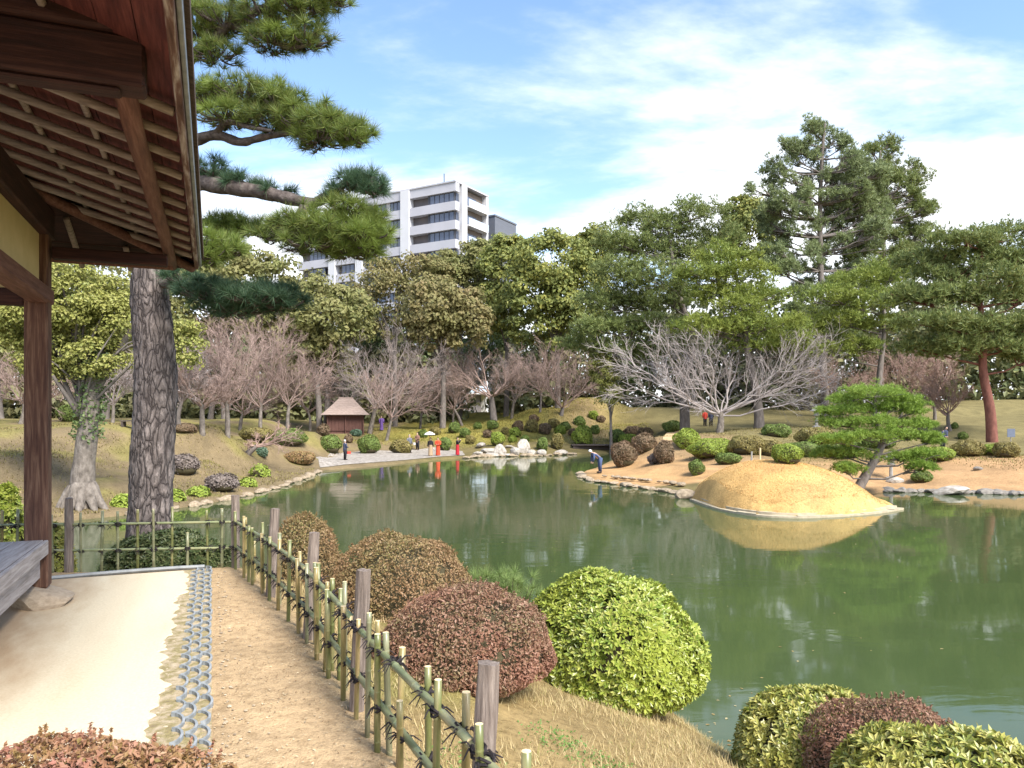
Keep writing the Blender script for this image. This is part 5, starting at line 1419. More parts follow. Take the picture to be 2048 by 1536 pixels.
# ------------------------------------------------------------------ tea house
m_thw = surf('brown_board_wall', [(0.075, 0.035, 0.028), (0.14, 0.07, 0.055)], 3, 0.9, (6, 6, 0.5), 0.3)
m_thr = surf('bark_shingle_roof', [(0.22, 0.165, 0.14), (0.33, 0.26, 0.225)], 4, 0.95, (1, 1, 5), 0.5)
tb = hit(692, 866)
TY = tb[1]; s = TY / F
hut = thing('tea_house', 'small brown tea house with hipped shingle roof beside bare trees', 'hut', tb, 0.18)
hw_, hd_ = 33 * s, 30 * s
zev = (866 - 829) * s
for sx_, y0_ in ((-1, 0), (1, 0)):
    pass
for k in range(10):
    w = 2 * hw_ / 10
    v, q = boxv(-hw_ + k * w + 0.012, -hw_ + (k + 1) * w - 0.012, -hd_, -hd_ + 0.06, 0.25, zev)
    MB().add(v, q).build('wall_board', m_thw, hut)
for nm, bx_ in (('side_wall', (-hw_, -hw_ + 0.08, -hd_ + 0.07, hd_)), ('side_wall', (hw_ - 0.08, hw_, -hd_ + 0.07, hd_)), ('back_wall', (-hw_ + 0.09, hw_ - 0.09, hd_ - 0.1, hd_)), ('floor', (-hw_ + 0.09, hw_ - 0.09, -hd_ + 0.07, hd_ - 0.11))):
    v, q = boxv(*bx_, -0.3, zev if nm != 'floor' else 0.2)
    MB().add(v, q).build(nm, m_thw, hut)
for cx_ in (-hw_ - 0.06, 0, hw_ + 0.06):
    v, q, t = tubes(np.array([[cx_, -hd_ - 0.12, -0.3], [cx_, -hd_ - 0.12, 1.0], [cx_, -hd_ - 0.12, zev + 0.1]]), np.full(3, 0.07), 8)
    MB().add(v, q, t).build('post', m_thw, hut)
ew, ed = 46 * s, 42 * s
zr0, zr1 = zev - 0.05, (866 - 797) * s
nst = 9
for k in range(nst):                         # courses of shingles, each a little proud of the next
    f0, f1 = k / nst, (k + 1) / nst
    def ring(f, dz):
        cu = f ** 0.9
        x = ew * (1 - cu) + 13 * s * cu; y = ed * (1 - cu) + 0.05 * cu
        return [(-x, -y, zr0 + (zr1 - zr0) * f + dz), (x, -y, zr0 + (zr1 - zr0) * f + dz), (x, y, zr0 + (zr1 - zr0) * f + dz), (-x, y, zr0 + (zr1 - zr0) * f + dz)]
    v = ring(f0, 0.0) + ring(f0, 0.07) + ring(f1, 0.05)
    q = [(i, (i + 1) % 4, 4 + (i + 1) % 4, 4 + i) for i in range(4)] + [(4 + i, 4 + (i + 1) % 4, 8 + (i + 1) % 4, 8 + i) for i in range(4)]
    if k == 0:
        q.append((3, 2, 1, 0))
    MB().add(v, q).build('roof_course', m_thr, hut)
v, q = boxv(-14 * s, 14 * s, -0.12, 0.12, zr1, zr1 + 0.14)
MB().add(v, q).build('ridge_cap', m_thr, hut)
# ------------------------------------------------------------------ round clipped shrubs across the water
f_ball = foliage('clipped_green_leaves', [(0.09, 0.13, 0.03), (0.15, 0.20, 0.045), (0.22, 0.27, 0.065)], 0.2, 0.55, (0.8, (0.14, 0.20, 0.05)))
f_balb = foliage('fresh_clipped_leaves', [(0.14, 0.20, 0.03), (0.24, 0.31, 0.045), (0.33, 0.38, 0.07)], 0.2, 0.55, (0.9, (0.26, 0.32, 0.05)))
f_balo = foliage('olive_clipped_leaves', [(0.15, 0.14, 0.04), (0.24, 0.21, 0.065), (0.31, 0.27, 0.09)], 0.2, 0.55, (0.9, (0.24, 0.18, 0.07)))
f_baln = foliage('brown_clipped_leaves', [(0.13, 0.085, 0.05), (0.21, 0.14, 0.085), (0.28, 0.19, 0.12)], 0.2, 0.6, (0.9, (0.17, 0.13, 0.07)))
f_balg = foliage('grey_twiggy_shrub', [(0.13, 0.10, 0.09), (0.20, 0.165, 0.15), (0.27, 0.22, 0.20)], 0.1, 0.7, (0.9, (0.16, 0.13, 0.10)))
f_blue = foliage('blue_green_leaves', [(0.07, 0.13, 0.08), (0.12, 0.19, 0.12), (0.18, 0.25, 0.17)], 0.2, 0.5)
f_orn = foliage('orange_brown_leaves', [(0.22, 0.14, 0.06), (0.33, 0.20, 0.10), (0.24, 0.20, 0.07)], 0.2, 0.6)
BM = {'g': (f_ball, 'green'), 'b': (f_balb, 'bright green'), 'o': (f_balo, 'olive'), 'n': (f_baln, 'brown'), 'y': (f_balg, 'grey twiggy'), 'u': (f_blue, 'blue-green'), 'r': (f_orn, 'orange-brown')}
def ball(px, py, rx, ry, kind, label, group=None, seed=0, at=None, loose=0.0):
    rng = RNG(seed)
    base = hit(px, py + ry) if at is None else at
    Yd = base[1]; s = Yd / F
    wx, wz = rx * s, ry * s
    mat, _ = BM[kind]
    c = np.array([base[0], base[1] + wx * 0.7, base[2] + wz * 0.93])
    n = int(np.clip(5 * (rx * ry) + 400, 500, 6000))
    d = norm(rng.normal(0, 1, (n, 3)))
    w = 1 + 0.07 * np.sin(d @ np.array([[3, 2, 1], [-2, 4, 3.0], [5, -3, 4]]).T + seed).sum(1)
    p = c + d * np.array([wx, wx * 0.95, wz]) * w[:, None] * (1 - loose * rng.random((n, 1)) - 0.05 * rng.random((n, 1)))
    leaf = max(0.06, Yd * 0.0024) * (1.4 if loose else 1)
    v, q = leaves(p, norm(d + rng.normal(0, 0.5, (n, 3))), leaf * rng.uniform(0.7, 1.4, n), 0.6, rng, 0.1)
    o = thing('round_shrub', label, 'shrub', base, 0, group)
    MB().add(v, q).build('foliage', mat, o, origin=base)
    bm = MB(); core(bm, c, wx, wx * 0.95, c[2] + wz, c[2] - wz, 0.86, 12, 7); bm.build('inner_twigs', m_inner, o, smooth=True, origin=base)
    return o
HS = 'round clipped shrubs scattered over the hillside'
balls = [
    (657, 890, 21, 19, 'g', 'round green shrub at the beach end next to the tea house wall', None),
    (735, 889, 21, 19, 'g', 'round green shrub at the foot of the grey forked tree behind the beach', None),
    (696, 878, 8, 9, 'n', 'tiny brown shrub between the two round green beach shrubs', None),
    (710, 866, 12, 7, 'u', 'low blue-green shrub against the tea house wall', None),
    (800, 893, 24, 14, 'o', 'wide olive shrub behind the grey-suited visitors on the beach', None),
    (890, 888, 12, 14, 'g', 'green shrub beside the visitor in the red kimono', None),
    (360, 930, 28, 23, 'y', 'large grey twiggy shrub on the slope right of the black pine trunk', None),
    (435, 966, 32, 19, 'y', 'brownish twiggy shrub right at the left bank waterline', None),
    (362, 858, 24, 10, 'n', 'flat brown shrub on top of the left bank behind the black pine', None),
    (520, 905, 13, 10, 'u', 'small dark blue-green shrub on the left bank under the leaning tree', None),
    (592, 916, 34, 13, 'r', 'flat-topped orange-brown shrub by the beach end of the left bank', None),
    (130, 826, 26, 18, 'g', 'green mound shrub behind the old camphor', None),
    (505, 868, 34, 14, 'o', 'low spreading olive shrub under the thicket', None),
    (570, 875, 34, 18, 'g', 'spreading green shrub below the thicket', None),
    (645, 860, 12, 12, 'n', 'brown shrub against the left tea house corner', None),
    (1166, 871, 20, 21, 'b', 'largest bright green round shrub above the plank bridge', None),
    (1085, 889, 11, 14, 'g', 'upright dark green shrub beside the standing white rock', None),
    (1115, 884, 13, 17, 'o', 'olive shrub between the standing rock and the plank bridge', None),
    (995, 878, 14, 15, 'b', 'bright yellow-green shrub above the low white rocks', None),
    (1250, 908, 25, 27, 'n', 'large brown round shrub beside the bending man', None),
    (1292, 886, 24, 20, 'n', 'large brown shrub at the top of the orange bank', None),
    (1331, 904, 19, 24, 'n', 'tall brown oval shrub in the middle of the orange bank', None),
    (1266, 864, 18, 11, 'n', 'flattened brown shrub behind the bright green spreading shrub', None),
    (1292, 868, 17, 13, 'n', 'brown shrub beside the orange footpath', None),
    (1262, 880, 24, 12, 'b', 'bright green spreading shrub behind the brown ball shrubs', None),
    (1236, 872, 16, 14, 'g', 'green shrub between the plank bridge and the bright spreading shrub', None),
    (1349, 853, 20, 12, 'g', 'low green shrub at the top of the orange footpath', None),
    (1378, 878, 26, 21, 'b', 'bright green ball shrub right of the orange footpath', None),
    (1432, 897, 48, 20, 'b', 'wide bright green spreading shrub in front of the bare maple', None),
    (1500, 891, 38, 20, 'o', 'wide olive-green shrub behind the crest of the dry mound', None),
    (1548, 897, 28, 18, 'o', 'olive shrub touching the bright ball behind the dry mound', None),
    (1583, 908, 30, 22, 'b', 'bright green ball shrub behind the shoulder of the dry mound', None),
    (1396, 936, 15, 16, 'g', 'small dark green shrub at the left foot of the dry mound', None),
    (1308, 918, 11, 11, 'y', 'small grey twiggy shrub between the brown shrubs on the orange bank', None),
    (1947, 897, 31, 17, 'o', 'yellow-olive dome shrub at the foot of the red-barked pine', None),
    (1988, 900, 16, 12, 'b', 'small green shrub between two olive domes near the red-barked pine', None),
    (2024, 900, 24, 16, 'o', 'brownish olive dome shrub right of the red-barked pine', None),
    (1892, 908, 28, 15, 'b', 'bright green shrub on the crest of the right orange bank', None),
    (1930, 872, 9, 8, 'g', 'small dark shrub on the lawn behind the yellow-olive dome', None),
    (1912, 852, 6, 6, 'g', 'tiny dark shrub higher up the right lawn', None),
    (1690, 900, 40, 20, 'g', 'green shrub mass behind the garden pine', None),
    (1640, 872, 40, 18, 'o', 'olive shrub below the stone lantern', None),
    (1560, 862, 30, 14, 'g', 'green shrub right of the leaning pine trunk', None),
    (1462, 918, 26, 12, 'g', 'low dark green shrub between the spreading shrub and the dry mound', None),
    (1620, 900, 34, 16, 'g', 'dark green shrub filling the gap beside the bright ball shrub', None),
    (1410, 905, 22, 12, 'o', 'low olive shrub under the bright ball by the footpath', None),
    (1760, 880, 40, 18, 'g', 'dark green shrub mass behind the right side of the garden pine', None),
    (1850, 955, 20, 12, 'g', 'small green shrub at the waterline under the garden pine', None),
]
rnd = RNG(12)
for (x, y, r, k) in [(908, 856, 12, 'g'), (929, 866, 11, 'g'), (985, 850, 11, 'g'), (1030, 866, 11, 'b'), (1025, 878, 8, 'b'), (1036, 853, 11, 'n'), (1063, 853, 14, 'o'), (1090, 859, 13, 'n'), (1108, 848, 11, 'o'), (1131, 853, 10, 'g'),
                     (1160, 843, 11, 'g'), (1121, 861, 11, 'b'), (1190, 860, 10, 'g'), (1187, 832, 10, 'b'), (1203, 839, 8, 'n'), (975, 868, 9, 'n'), (1050, 878, 8, 'g'), (955, 852, 8, 'g'), (1145, 865, 8, 'n'), (1010, 862, 8, 'o'), (940, 880, 10, 'o'), (1068, 838, 9, 'n'), (870, 862, 10, 'o'), (845, 868, 9, 'g')]:
    balls.append((x, y, r, r * 0.95, k, 'small round clipped %s shrub on the mossy hillside above the rocks' % BM[k][1], HS + ', ' + BM[k][1]))
for i, (x, y, rx, ry, k, lab, grp) in enumerate(balls):
    ball(x, y, rx, ry, k, lab, grp, 500 + i, loose=0.25 if k in 'yu' else 0.0)
# leafy clumps along the left waterline
for i, (x, y, rx, ry, lab) in enumerate([(240, 1003, 18, 13, 'bright leafy clump at the waterline left of the black pine trunk'), (347, 993, 15, 12, 'bright leafy clump touching the black pine trunk at the waterline'), (392, 985, 21, 10, 'flat bright leafy clump under the brownish twiggy shrub'), (517, 943, 19, 14, 'green leafy clump beside the orange-brown shrub'), (492, 966, 16, 9, 'low bright leafy clump on the waterline below the green clump')]):
    b = hit(x, y + ry * 0.8)
    s = b[1] / F
    rng = RNG(600 + i)
    n = 60
    d = norm(rng.normal(0, 1, (n, 3)) * [1, 1, 0.6] + [0, 0, 0.5])
    c = b + np.array([0, 0.2, ry * s * 0.3]) + d * np.array([rx * s, rx * s, ry * s * 1.5])
    o = thing('leafy_clump', lab, 'plant', b)
    m = 7
    ax = norm(d + rng.normal(0, 0.3, (n, 3)) + [0, 0, 0.5]); r_ = rng.normal(0, 1, (n, 3)); U = norm(np.cross(ax, r_)); V = np.cross(ax, U)
    a = (np.arange(m)[None] / m * 6.283 + rng.uniform(0, 6, (n, 1)))[..., None]
    lc = c[:, None] + (np.cos(a) * U[:, None] + np.sin(a) * V[:, None]) * 0.10
    v, q = leaves(lc.reshape(-1, 3), np.repeat(ax, m, 0) + rng.normal(0, 0.3, (n * m, 3)), 0.17, 0.5, rng, 0.1)
    MB().add(v, q).build('foliage', f_balb, o, origin=b)
    st = np.stack([np.repeat(b[None], n, 0) + rng.normal(0, 0.06, (n, 3)) * [1, 1, 0] - [0, 0, 0.05], (b + c) / 2 + [0, 0, 0.03], c], 1)
    v, q, t = tubes(st, np.tile([0.012, 0.009, 0.006], (n, 1)), 4)
    MB().add(v, q, t).build('stems', m_twig, o, origin=b)

# ------------------------------------------------------------------ stones
m_rockw = surf('pale_limestone', [(0.20, 0.175, 0.145), (0.34, 0.305, 0.26), (0.50, 0.46, 0.405)], 3, 0.9, None, 0.6, 12, 0.03)
m_rockt = surf('tan_edge_stone', [(0.17, 0.13, 0.085), (0.28, 0.22, 0.15), (0.42, 0.335, 0.235)], 3, 0.9, None, 0.6, 12, 0.03)
m_rockg = surf('grey_shore_stone', [(0.14, 0.125, 0.11), (0.27, 0.245, 0.21)], 3, 0.9, None, 0.6, 12, 0.03)
ROCK = [rock_mesh('stone', 70 + i, 2, 0.8, 0.3) for i in range(7)]
ROCKM = {}
def stone(p, sx_, sy_, sz_, mat, seed, name, label, cat, group=None, rz=None):
    key = (seed % 7, mat.name)
    if key not in ROCKM:
        me = ROCK[seed % 7].copy(); me.materials.clear(); me.materials.append(mat); me.name = name
        ROCKM[key] = me
    o = link(name, ROCKM[key], None, None, p)
    o.scale = (sx_, sy_, sz_)
    rg = RNG(seed)
    o.rotation_euler = (rg.normal(0, 0.1), rg.normal(0, 0.1), rg.uniform(0, 6.28) if rz is None else rz)
    return tag(o, label, cat, group)
def shore_stones(pxs, n, size, mat, label, group, seed, dz=0.02, name='edging_stone'):
    pts = np.array([W(*p)[:2] for p in pxs])
    seg = np.linalg.norm(np.diff(pts, axis=0), axis=1); cum = np.concatenate([[0], np.cumsum(seg)])
    rg = RNG(seed)
    for k in range(n):
        u = (k + rg.uniform(0.1, 0.9)) / n * cum[-1]
        x = np.interp(u, cum, pts[:, 0]); y = np.interp(u, cum, pts[:, 1])
        s = rg.uniform(*size)
        stone((x + rg.normal(0, 0.05), y + rg.normal(0, 0.08) + 0.08, dz + 0.1 * s), s, s * rg.uniform(0.6, 0.9), s * rg.uniform(0.35, 0.6), mat, seed * 100 + k, name, label, 'stone', group)
shore_stones([(250, 1031), (400, 1011), (480, 995), (560, 975), (610, 956), (640, 943)], 34, (0.16, 0.42), m_rockt, 'tan edging stone along the waterline of the left bank', 'edging stones of the left bank', 1)
shore_stones([(930, 917), (960, 914), (1020, 913), (1090, 912), (1150, 909)], 22, (0.3, 0.6), m_rockt, 'tan edging stone below the mossy hillside', 'edging stones below the hillside', 2)
shore_stones([(1163, 946), (1161, 953), (1185, 963), (1250, 972), (1320, 982), (1372, 991)], 30, (0.18, 0.42), m_rockt, 'pale edging stone along the orange bank by the bending man', 'edging stones of the orange bank', 3)
shore_stones([(1210, 962), (1260, 969), (1330, 976), (1368, 982)], 14, (0.15, 0.3), m_rockt, 'upper row stone set into the face of the orange bank', 'upper stones of the orange bank', 6, 0.28)
shore_stones([(1770, 985), (1800, 984), (1870, 986), (1950, 987), (2048, 990)], 30, (0.2, 0.45), m_rockg, 'grey-brown edging stone along the right bank waterline', 'edging stones of the right bank', 4)
for i, (x, y, w, h, lab) in enumerate([(955, 907, 10, 7, 'low pale rock where the gravel beach meets the hillside'), (976, 900, 16, 12, 'pale clustered rock behind the low shore rocks'), (1000, 900, 14, 18, 'pointed pale rock left of the standing rock'), (1046, 889, 16, 26, 'tall standing white rock on the far shore'), (1030, 902, 13, 13, 'pale boulder leaning on the standing white rock'), (1063, 905, 12, 9, 'pale boulder right of the standing white rock'), (1083, 905, 11, 9, 'squared tan boulder at the foot of the upright green shrub'), (985, 909, 14, 6, 'flat pale rock at the foot of the pointed rock'), (1010, 910, 16, 6, 'flat tan rock between the pointed and standing rocks'), (1122, 905, 14, 7, 'low tan boulder beside the plank bridge'), (1020, 893, 10, 5, 'small white rock behind the standing rock'), (962, 890, 14, 8, 'pale rock cluster above the beach end')]):
    b = hit(x, y + h * 0.6)
    s = b[1] / F
    stone(b + [0, 0.2, h * s * 0.35], w * s * 1.15, w * s * 0.9, h * s * 1.05, m_rockw, 900 + i, 'shore_rock', lab, 'rock', None, 0.4 * i)
b = W(1902, 985, 0.08)
stone(b + [0, 0, 0.08], 38 * b[1] / F, 0.55, 0.30, m_rockw, 930, 'flat_rock', 'large flat white rock lying in the water off the right bank', 'rock', None, 0.05)
b = hit(1957, 940); stone(b + [0, 0, 0.05], 0.32, 0.2, 0.2, m_rockg, 931, 'bank_rock', 'lone grey-white rock in the middle of the right orange bank', 'rock')
b = hit(1790, 965); stone(b + [0, 0, 0.05], 0.5, 0.35, 0.3, m_rockw, 932, 'bank_rock', 'pale rock behind the garden pine trunk', 'rock')
b = hit(1608, 880); stone(b + [0, 0, 0.2], 0.75, 0.3, 0.75, m_rockg, 933, 'slanting_rock', 'slanting grey slab rock behind the bright ball shrub', 'rock')
b = W(1373, 992, 0.1); stone(b, 0.55, 0.45, 0.4, m_rockt, 934, 'corner_rock', 'large tan rock where the orange bank meets the mound edging', 'rock')
# pale two-step edging round the mound
m_edge = surf('pale_edging_stone', [(0.33, 0.275, 0.185), (0.46, 0.395, 0.28)], 5, 0.9, None, 0.5, 20, 0.02)
ep = spline([np.append(W(*p)[:2], 0) for p in ((1384, 1001), (1440, 1020), (1510, 1032), (1590, 1036), (1680, 1033), (1750, 1027), (1802, 1019))], 60)
edg = thing('mound_edging', 'pale two-step stone edging round the foot of the dry mound', 'edging', ep[0])
ctr = np.array([MC[0], MC[1], 0])
inw = norm((ctr - ep) * [1, 1, 0])
for k, (o0, o1, z0, z1) in enumerate(((-0.10, 0.30, -0.3, 0.07), (0.14, 0.52, 0.0, 0.16))):
    for j in range(12):
        sl = slice(j * 5, min(j * 5 + 6, 60))
        a_, w_ = ep[sl], inw[sl]
        m = len(a_)
        sh = 0.012 * RNG(j + 30 * k).normal()
        rows = [a_ + w_ * o0 + [0, 0, z0], a_ + w_ * o0 + [0, 0, z1 + sh], a_ + w_ * o1 + [0, 0, z1 + sh + 0.01]]
        v = np.concatenate(rows)
        q = [(r_ * m + i, r_ * m + i + 1, (r_ + 1) * m + i + 1, (r_ + 1) * m + i) for r_ in range(2) for i in range(m - 1)]
        MB().add(v, q).build('edging_block', m_edge, edg, origin=ep[0])

# ------------------------------------------------------------------ gravel beach, its kerb and the plank bridge
m_grav, nt, b_ = newmat('white_gravel')
vo = nt.nodes.new('ShaderNodeTexVoronoi'); vo.inputs['Scale'].default_value = 5.5
tc = nt.nodes.new('ShaderNodeTexCoord'); nt.links.new(tc.outputs['Object'], vo.inputs['Vector'])
nt.links.new(ramp(nt, vo.outputs['Color'], [(0.0, (0.17, 0.145, 0.12)), (0.5, (0.29, 0.255, 0.215)), (1.0, (0.40, 0.36, 0.31))]), b_.inputs['Base Color'])
b_.inputs['Roughness'].default_value = 0.95
bump(nt, b_, vo.outputs['Distance'], 0.6, 0.08)
front = spline([np.append(W(*p)[:2], 0) for p in ((640, 941), (700, 935), (800, 926), (870, 919), (930, 915))], 40)
back = spline([hit(*p) for p in ((632, 915), (700, 906), (800, 902), (870, 896), (925, 903))], 40)
back[:, 2] = ground_z(back[:, 0], back[:, 1]) + 0.02
rows = []
for f in np.linspace(0, 1, 14):
    r_ = front * (1 - f) + back * f
    r_[:, 2] = np.maximum(ground_z(r_[:, 0], r_[:, 1]) + 0.03, 0.12)
    rows.append(r_)
v = np.concatenate(rows)
ii = np.arange(14 * 40).reshape(14, 40)
q = np.stack([ii[:-1, :-1], ii[:-1, 1:], ii[1:, 1:], ii[1:, :-1]], -1).reshape(-1, 4)
struct(MB().add(v, q).build('gravel_beach', m_grav, smooth=True))
kb = thing('beach_kerb', 'pale stone kerb between the gravel beach and the water', 'kerb', front[0])
for j in range(13):
    sl = slice(j * 3, j * 3 + 4)
    a_ = front[sl]
    m = len(a_)
    rows = [a_ + [0, -0.25, -0.3], a_ + [0, -0.25, 0.10], a_ + [0, 0.35, 0.16], a_ + [0, 0.36, -0.3]]
    v = np.concatenate(rows)
    q = [(r_ * m + i, r_ * m + i + 1, (r_ + 1) * m + i + 1, (r_ + 1) * m + i) for r_ in range(3) for i in range(m - 1)]
    MB().add(v, q).build('kerb_stone', m_edge, kb, origin=front[0])
m_brd = surf('dark_bridge_plank', [(0.05, 0.04, 0.035), (0.11, 0.085, 0.075)], 3, 0.9, (1, 1, 3), 0.4)
b0, b1 = P(1146, 905, 70.5), P(1226, 902, 71.5)
br = thing('plank_bridge', 'low dark plank bridge side wall over the inlet behind the bending man', 'bridge', (b0 + b1) / 2)
nb = 20
for k in range(nb):
    p = b0 + (b1 - b0) * (k + 0.5) / nb
    w = np.linalg.norm(b1 - b0) / nb * 0.46
    v, q = boxv(p[0] - w, p[0] + w, p[1] - 0.05, p[1] + 0.05, 0.0, 0.72)
    MB().add(v, q).build('plank', m_brd, br, origin=br.location)
v, q = boxv(b0[0] - 0.1, b1[0] + 0.1, b0[1] - 0.1, b0[1] + 1.6, 0.725, 0.80)
MB().add(v, q).build('deck', m_brd, br, origin=br.location)
# orange footpath climbing the peninsula
m_tan = surf('tan_footpath', [(0.42, 0.29, 0.15), (0.50, 0.36, 0.20)], 3, 0.95, None, 0.4, 20, 0.02)
fp = [(1350, 858, 1375, 858), (1335, 866, 1372, 866), (1326, 876, 1360, 876), (1325, 884, 1352, 884)]
v = []
for (xa, ya, xb, yb) in fp:
    pa, pb = hit(xa, ya), hit(xb, yb)
    for f in np.linspace(0, 1, 5):
        p = pa * (1 - f) + pb * f
        v.append((p[0], p[1], gz(p[0], p[1]) + 0.06))
q = [(r_ * 5 + i, r_ * 5 + i + 1, (r_ + 1) * 5 + i + 1, (r_ + 1) * 5 + i) for r_ in range(3) for i in range(4)]
struct(MB().add(v, q).build('footpath', m_tan, smooth=True))

# ------------------------------------------------------------------ small furniture
m_lant = surf('grey_lantern_stone', [(0.24, 0.23, 0.21), (0.38, 0.36, 0.33)], 6, 0.95, None, 0.5)
def lathe(prof, S=8):
    a = np.arange(S) / S * 2 * math.pi
    v = np.array([(r * math.cos(t), r * math.sin(t), z) for r, z in prof for t in a])
    i = np.arange(len(prof) * S).reshape(len(prof), S)
    q = np.stack([i[:-1], np.roll(i, -1, 1)[:-1], np.roll(i, -1, 1)[1:], i[1:]], -1).reshape(-1, 4)
    return v, q
def lantern(b, k, label):
    o = thing('stone_lantern', label, 'lantern', b)
    for nm, pr in (('base', [(0, -0.1), (0.3, -0.1), (0.3, 0.12), (0.12, 0.18)]), ('shaft', [(0.11, 0.18), (0.10, 0.8), (0.12, 0.82)]), ('fire_box', [(0.12, 0.82), (0.28, 0.92), (0.2, 0.95), (0.2, 1.2)]), ('cap', [(0.2, 1.2), (0.46, 1.24), (0.42, 1.3), (0.12, 1.48), (0.06, 1.6), (0, 1.66)])):
        v, q = lathe(pr)
        MB().add(v * k, q).build(nm, m_lant, o)
    return o
lantern(hit(1633, 856), 1.05, 'grey stone lantern among shrubs right of the bare maple')
lantern(hit(1782, 960), 0.85, 'pale stone lantern at the waterline behind the garden pine')
for i, (x, y1, yd, lab) in enumerate([(1520, 896, 37.5, 'thin pale stake standing behind the crest of the dry mound'), (1581, 908, 36.5, 'thin grey stake in front of the bright ball shrub'), (1503, 903, 38.0, 'short thin grey stake left of the pale stake behind the mound')]):
    b = P(x, y1, yd); g0 = gz(b[0], b[1])
    v, q, t = tubes(np.array([[0, 0, -0.1], [0, 0, (b[2] - g0) * 0.5], [0.01, 0, b[2] - g0]]), np.array([0.045, 0.045, 0.045]), 8, True)
    o = MB().add(v, q, t).build('marker_stake', m_cut if i == 0 else m_lant); o.location = (b[0], b[1], g0)
    tag(o, lab, 'stake')
m_sign = surf('blue_grey_sign', [(0.10, 0.12, 0.17), (0.14, 0.16, 0.21)], 5, 0.6, None, 0)
b = hit(2022, 884); sg = thing('notice_sign', 'small blue-grey notice board on the lawn right of the red-barked pine', 'sign', b)
v, q = boxv(-0.28, 0.28, -0.03, 0.0, 0.35, 0.95); MB().add(v, q).build('board', m_sign, sg)
v, q, t = tubes(np.array([[0, 0.03, -0.2], [0, 0.03, 0.4], [0, 0.03, 0.9]]), np.full(3, 0.03), 6); MB().add(v, q, t).build('post', m_lant, sg)
b = hit(262, 858); bn = thing('park_bench', 'dark backless bench on top of the left bank behind the pine', 'bench', b)
v, q = boxv(-0.5, 0.5, -0.2, 0.2, 0.38, 0.45); MB().add(v, q).build('seat', m_brd, bn)
for sx_ in (-0.4, 0.4):
    v, q = boxv(sx_ - 0.05, sx_ + 0.05, -0.18, 0.18, -0.1, 0.375); MB().add(v, q).build('leg', m_brd, bn)
# bird resting on the mound edging
m_bird = surf('grey_white_feathers', [(0.30, 0.29, 0.29), (0.62, 0.60, 0.58)], 8, 0.8, None, 0.2)
b = W(1592, 1018, 0.2)
bd = MB()
v, q = lathe([(0.0, -0.30), (0.04, -0.24), (0.10, -0.1), (0.125, 0.02), (0.10, 0.14), (0.05, 0.21), (0.055, 0.27), (0.05, 0.32), (0.015, 0.36), (0, 0.42)], 10)
sp_ = np.interp(v[:, 2], [-0.3, 0.12, 0.2, 0.3, 0.42], [0.03, 0.0, 0.07, 0.15, 0.145])
v = np.stack([v[:, 2], v[:, 0] * 0.9, v[:, 1] * 0.85 + 0.11 + sp_], 1)
o = bd.add(v, q).build('duck', m_bird, smooth=True); o.location = b + np.array([0, 0.1, -0.02]); o.rotation_euler = (0, 0, 2.7)
tag(o, 'grey and white duck resting on the edging of the dry mound', 'duck')

# ------------------------------------------------------------------ rough grass on the far banks and the mound
def far_grass(name, label, n, box, hr, wd, mat, seed, cond):
    rg = RNG(seed)
    x = rg.uniform(box[0], box[1], n); y = rg.uniform(box[2], box[3], n)
    d_ = -poly_dist(np.stack([x, y], 1), POND)
    k = (d_ > 0.35) & cond(x, y, d_, rg)
    x, y = x[k], y[k]; z = ground_z(x, y); n = len(x)
    a = rg.uniform(0, 6.28, n); ln = rg.uniform(0.1, 1.1, n); h = rg.uniform(*hr, n)
    b0 = np.stack([x, y, z - 0.02], 1); d = np.stack([np.cos(a) * ln, np.sin(a) * ln, np.ones(n)], 1)
    sd = np.stack([-np.sin(a), np.cos(a), 0 * a], 1) * wd
    v = np.stack([b0 - sd, b0 + sd, b0 + d * h[:, None]], 1).reshape(-1, 3)
    tag(MB().add(v, None, np.arange(3 * n).reshape(-1, 3)).build(name, mat), label, 'grass', kind='stuff')
m_gm = foliage('straw_turf', [(0.47, 0.285, 0.105), (0.57, 0.37, 0.145), (0.64, 0.45, 0.20)], 0.2, 0.8)
m_gl = foliage('mossy_turf', [(0.15, 0.12, 0.055), (0.22, 0.18, 0.07), (0.24, 0.22, 0.06), (0.30, 0.22, 0.11)], 0.2, 0.8)
m_gh = foliage('yellow_moss_turf', [(0.22, 0.19, 0.06), (0.32, 0.27, 0.075), (0.26, 0.25, 0.07)], 0.2, 0.8)
def in_mound(x, y):
    return np.sqrt(((x - MC[0]) / np.where(x < MC[0], 3.3, 4.3)) ** 2 + ((y - MC[1]) / 4.25) ** 2) < 1.0
far_grass('mound_turf', 'short straw-coloured turf covering the rounded mound', 70000, (7, 15.5, 26, 35), (0.02, 0.055), 0.012, m_gm, 71, lambda x, y, d, r: in_mound(x, y))
far_grass('bank_turf', 'thin mossy turf and litter on the left bank slope', 45000, (-26, -9, 22, 48), (0.04, 0.13), 0.025, m_gl, 72, lambda x, y, d, r: lump(x * 1.5, y * 1.5) + r.normal(0, 0.2, len(x)) > -0.05)
far_grass('hill_turf', 'yellowish moss turf on the hillside behind the rocks', 40000, (-16, 14, 72, 95), (0.06, 0.18), 0.035, m_gh, 73, lambda x, y, d, r: r.random(len(x)) < 0.8)
far_grass('right_lawn_turf', 'dry turf on the right bank and lawn', 40000, (3, 30, 34, 66), (0.05, 0.14), 0.028, m_gl, 74, lambda x, y, d, r: (~in_mound(x, y)) & (lump(x, y) + r.normal(0, 0.2, len(x)) > 0.0) & (ground_z(x, y) > 0.9))
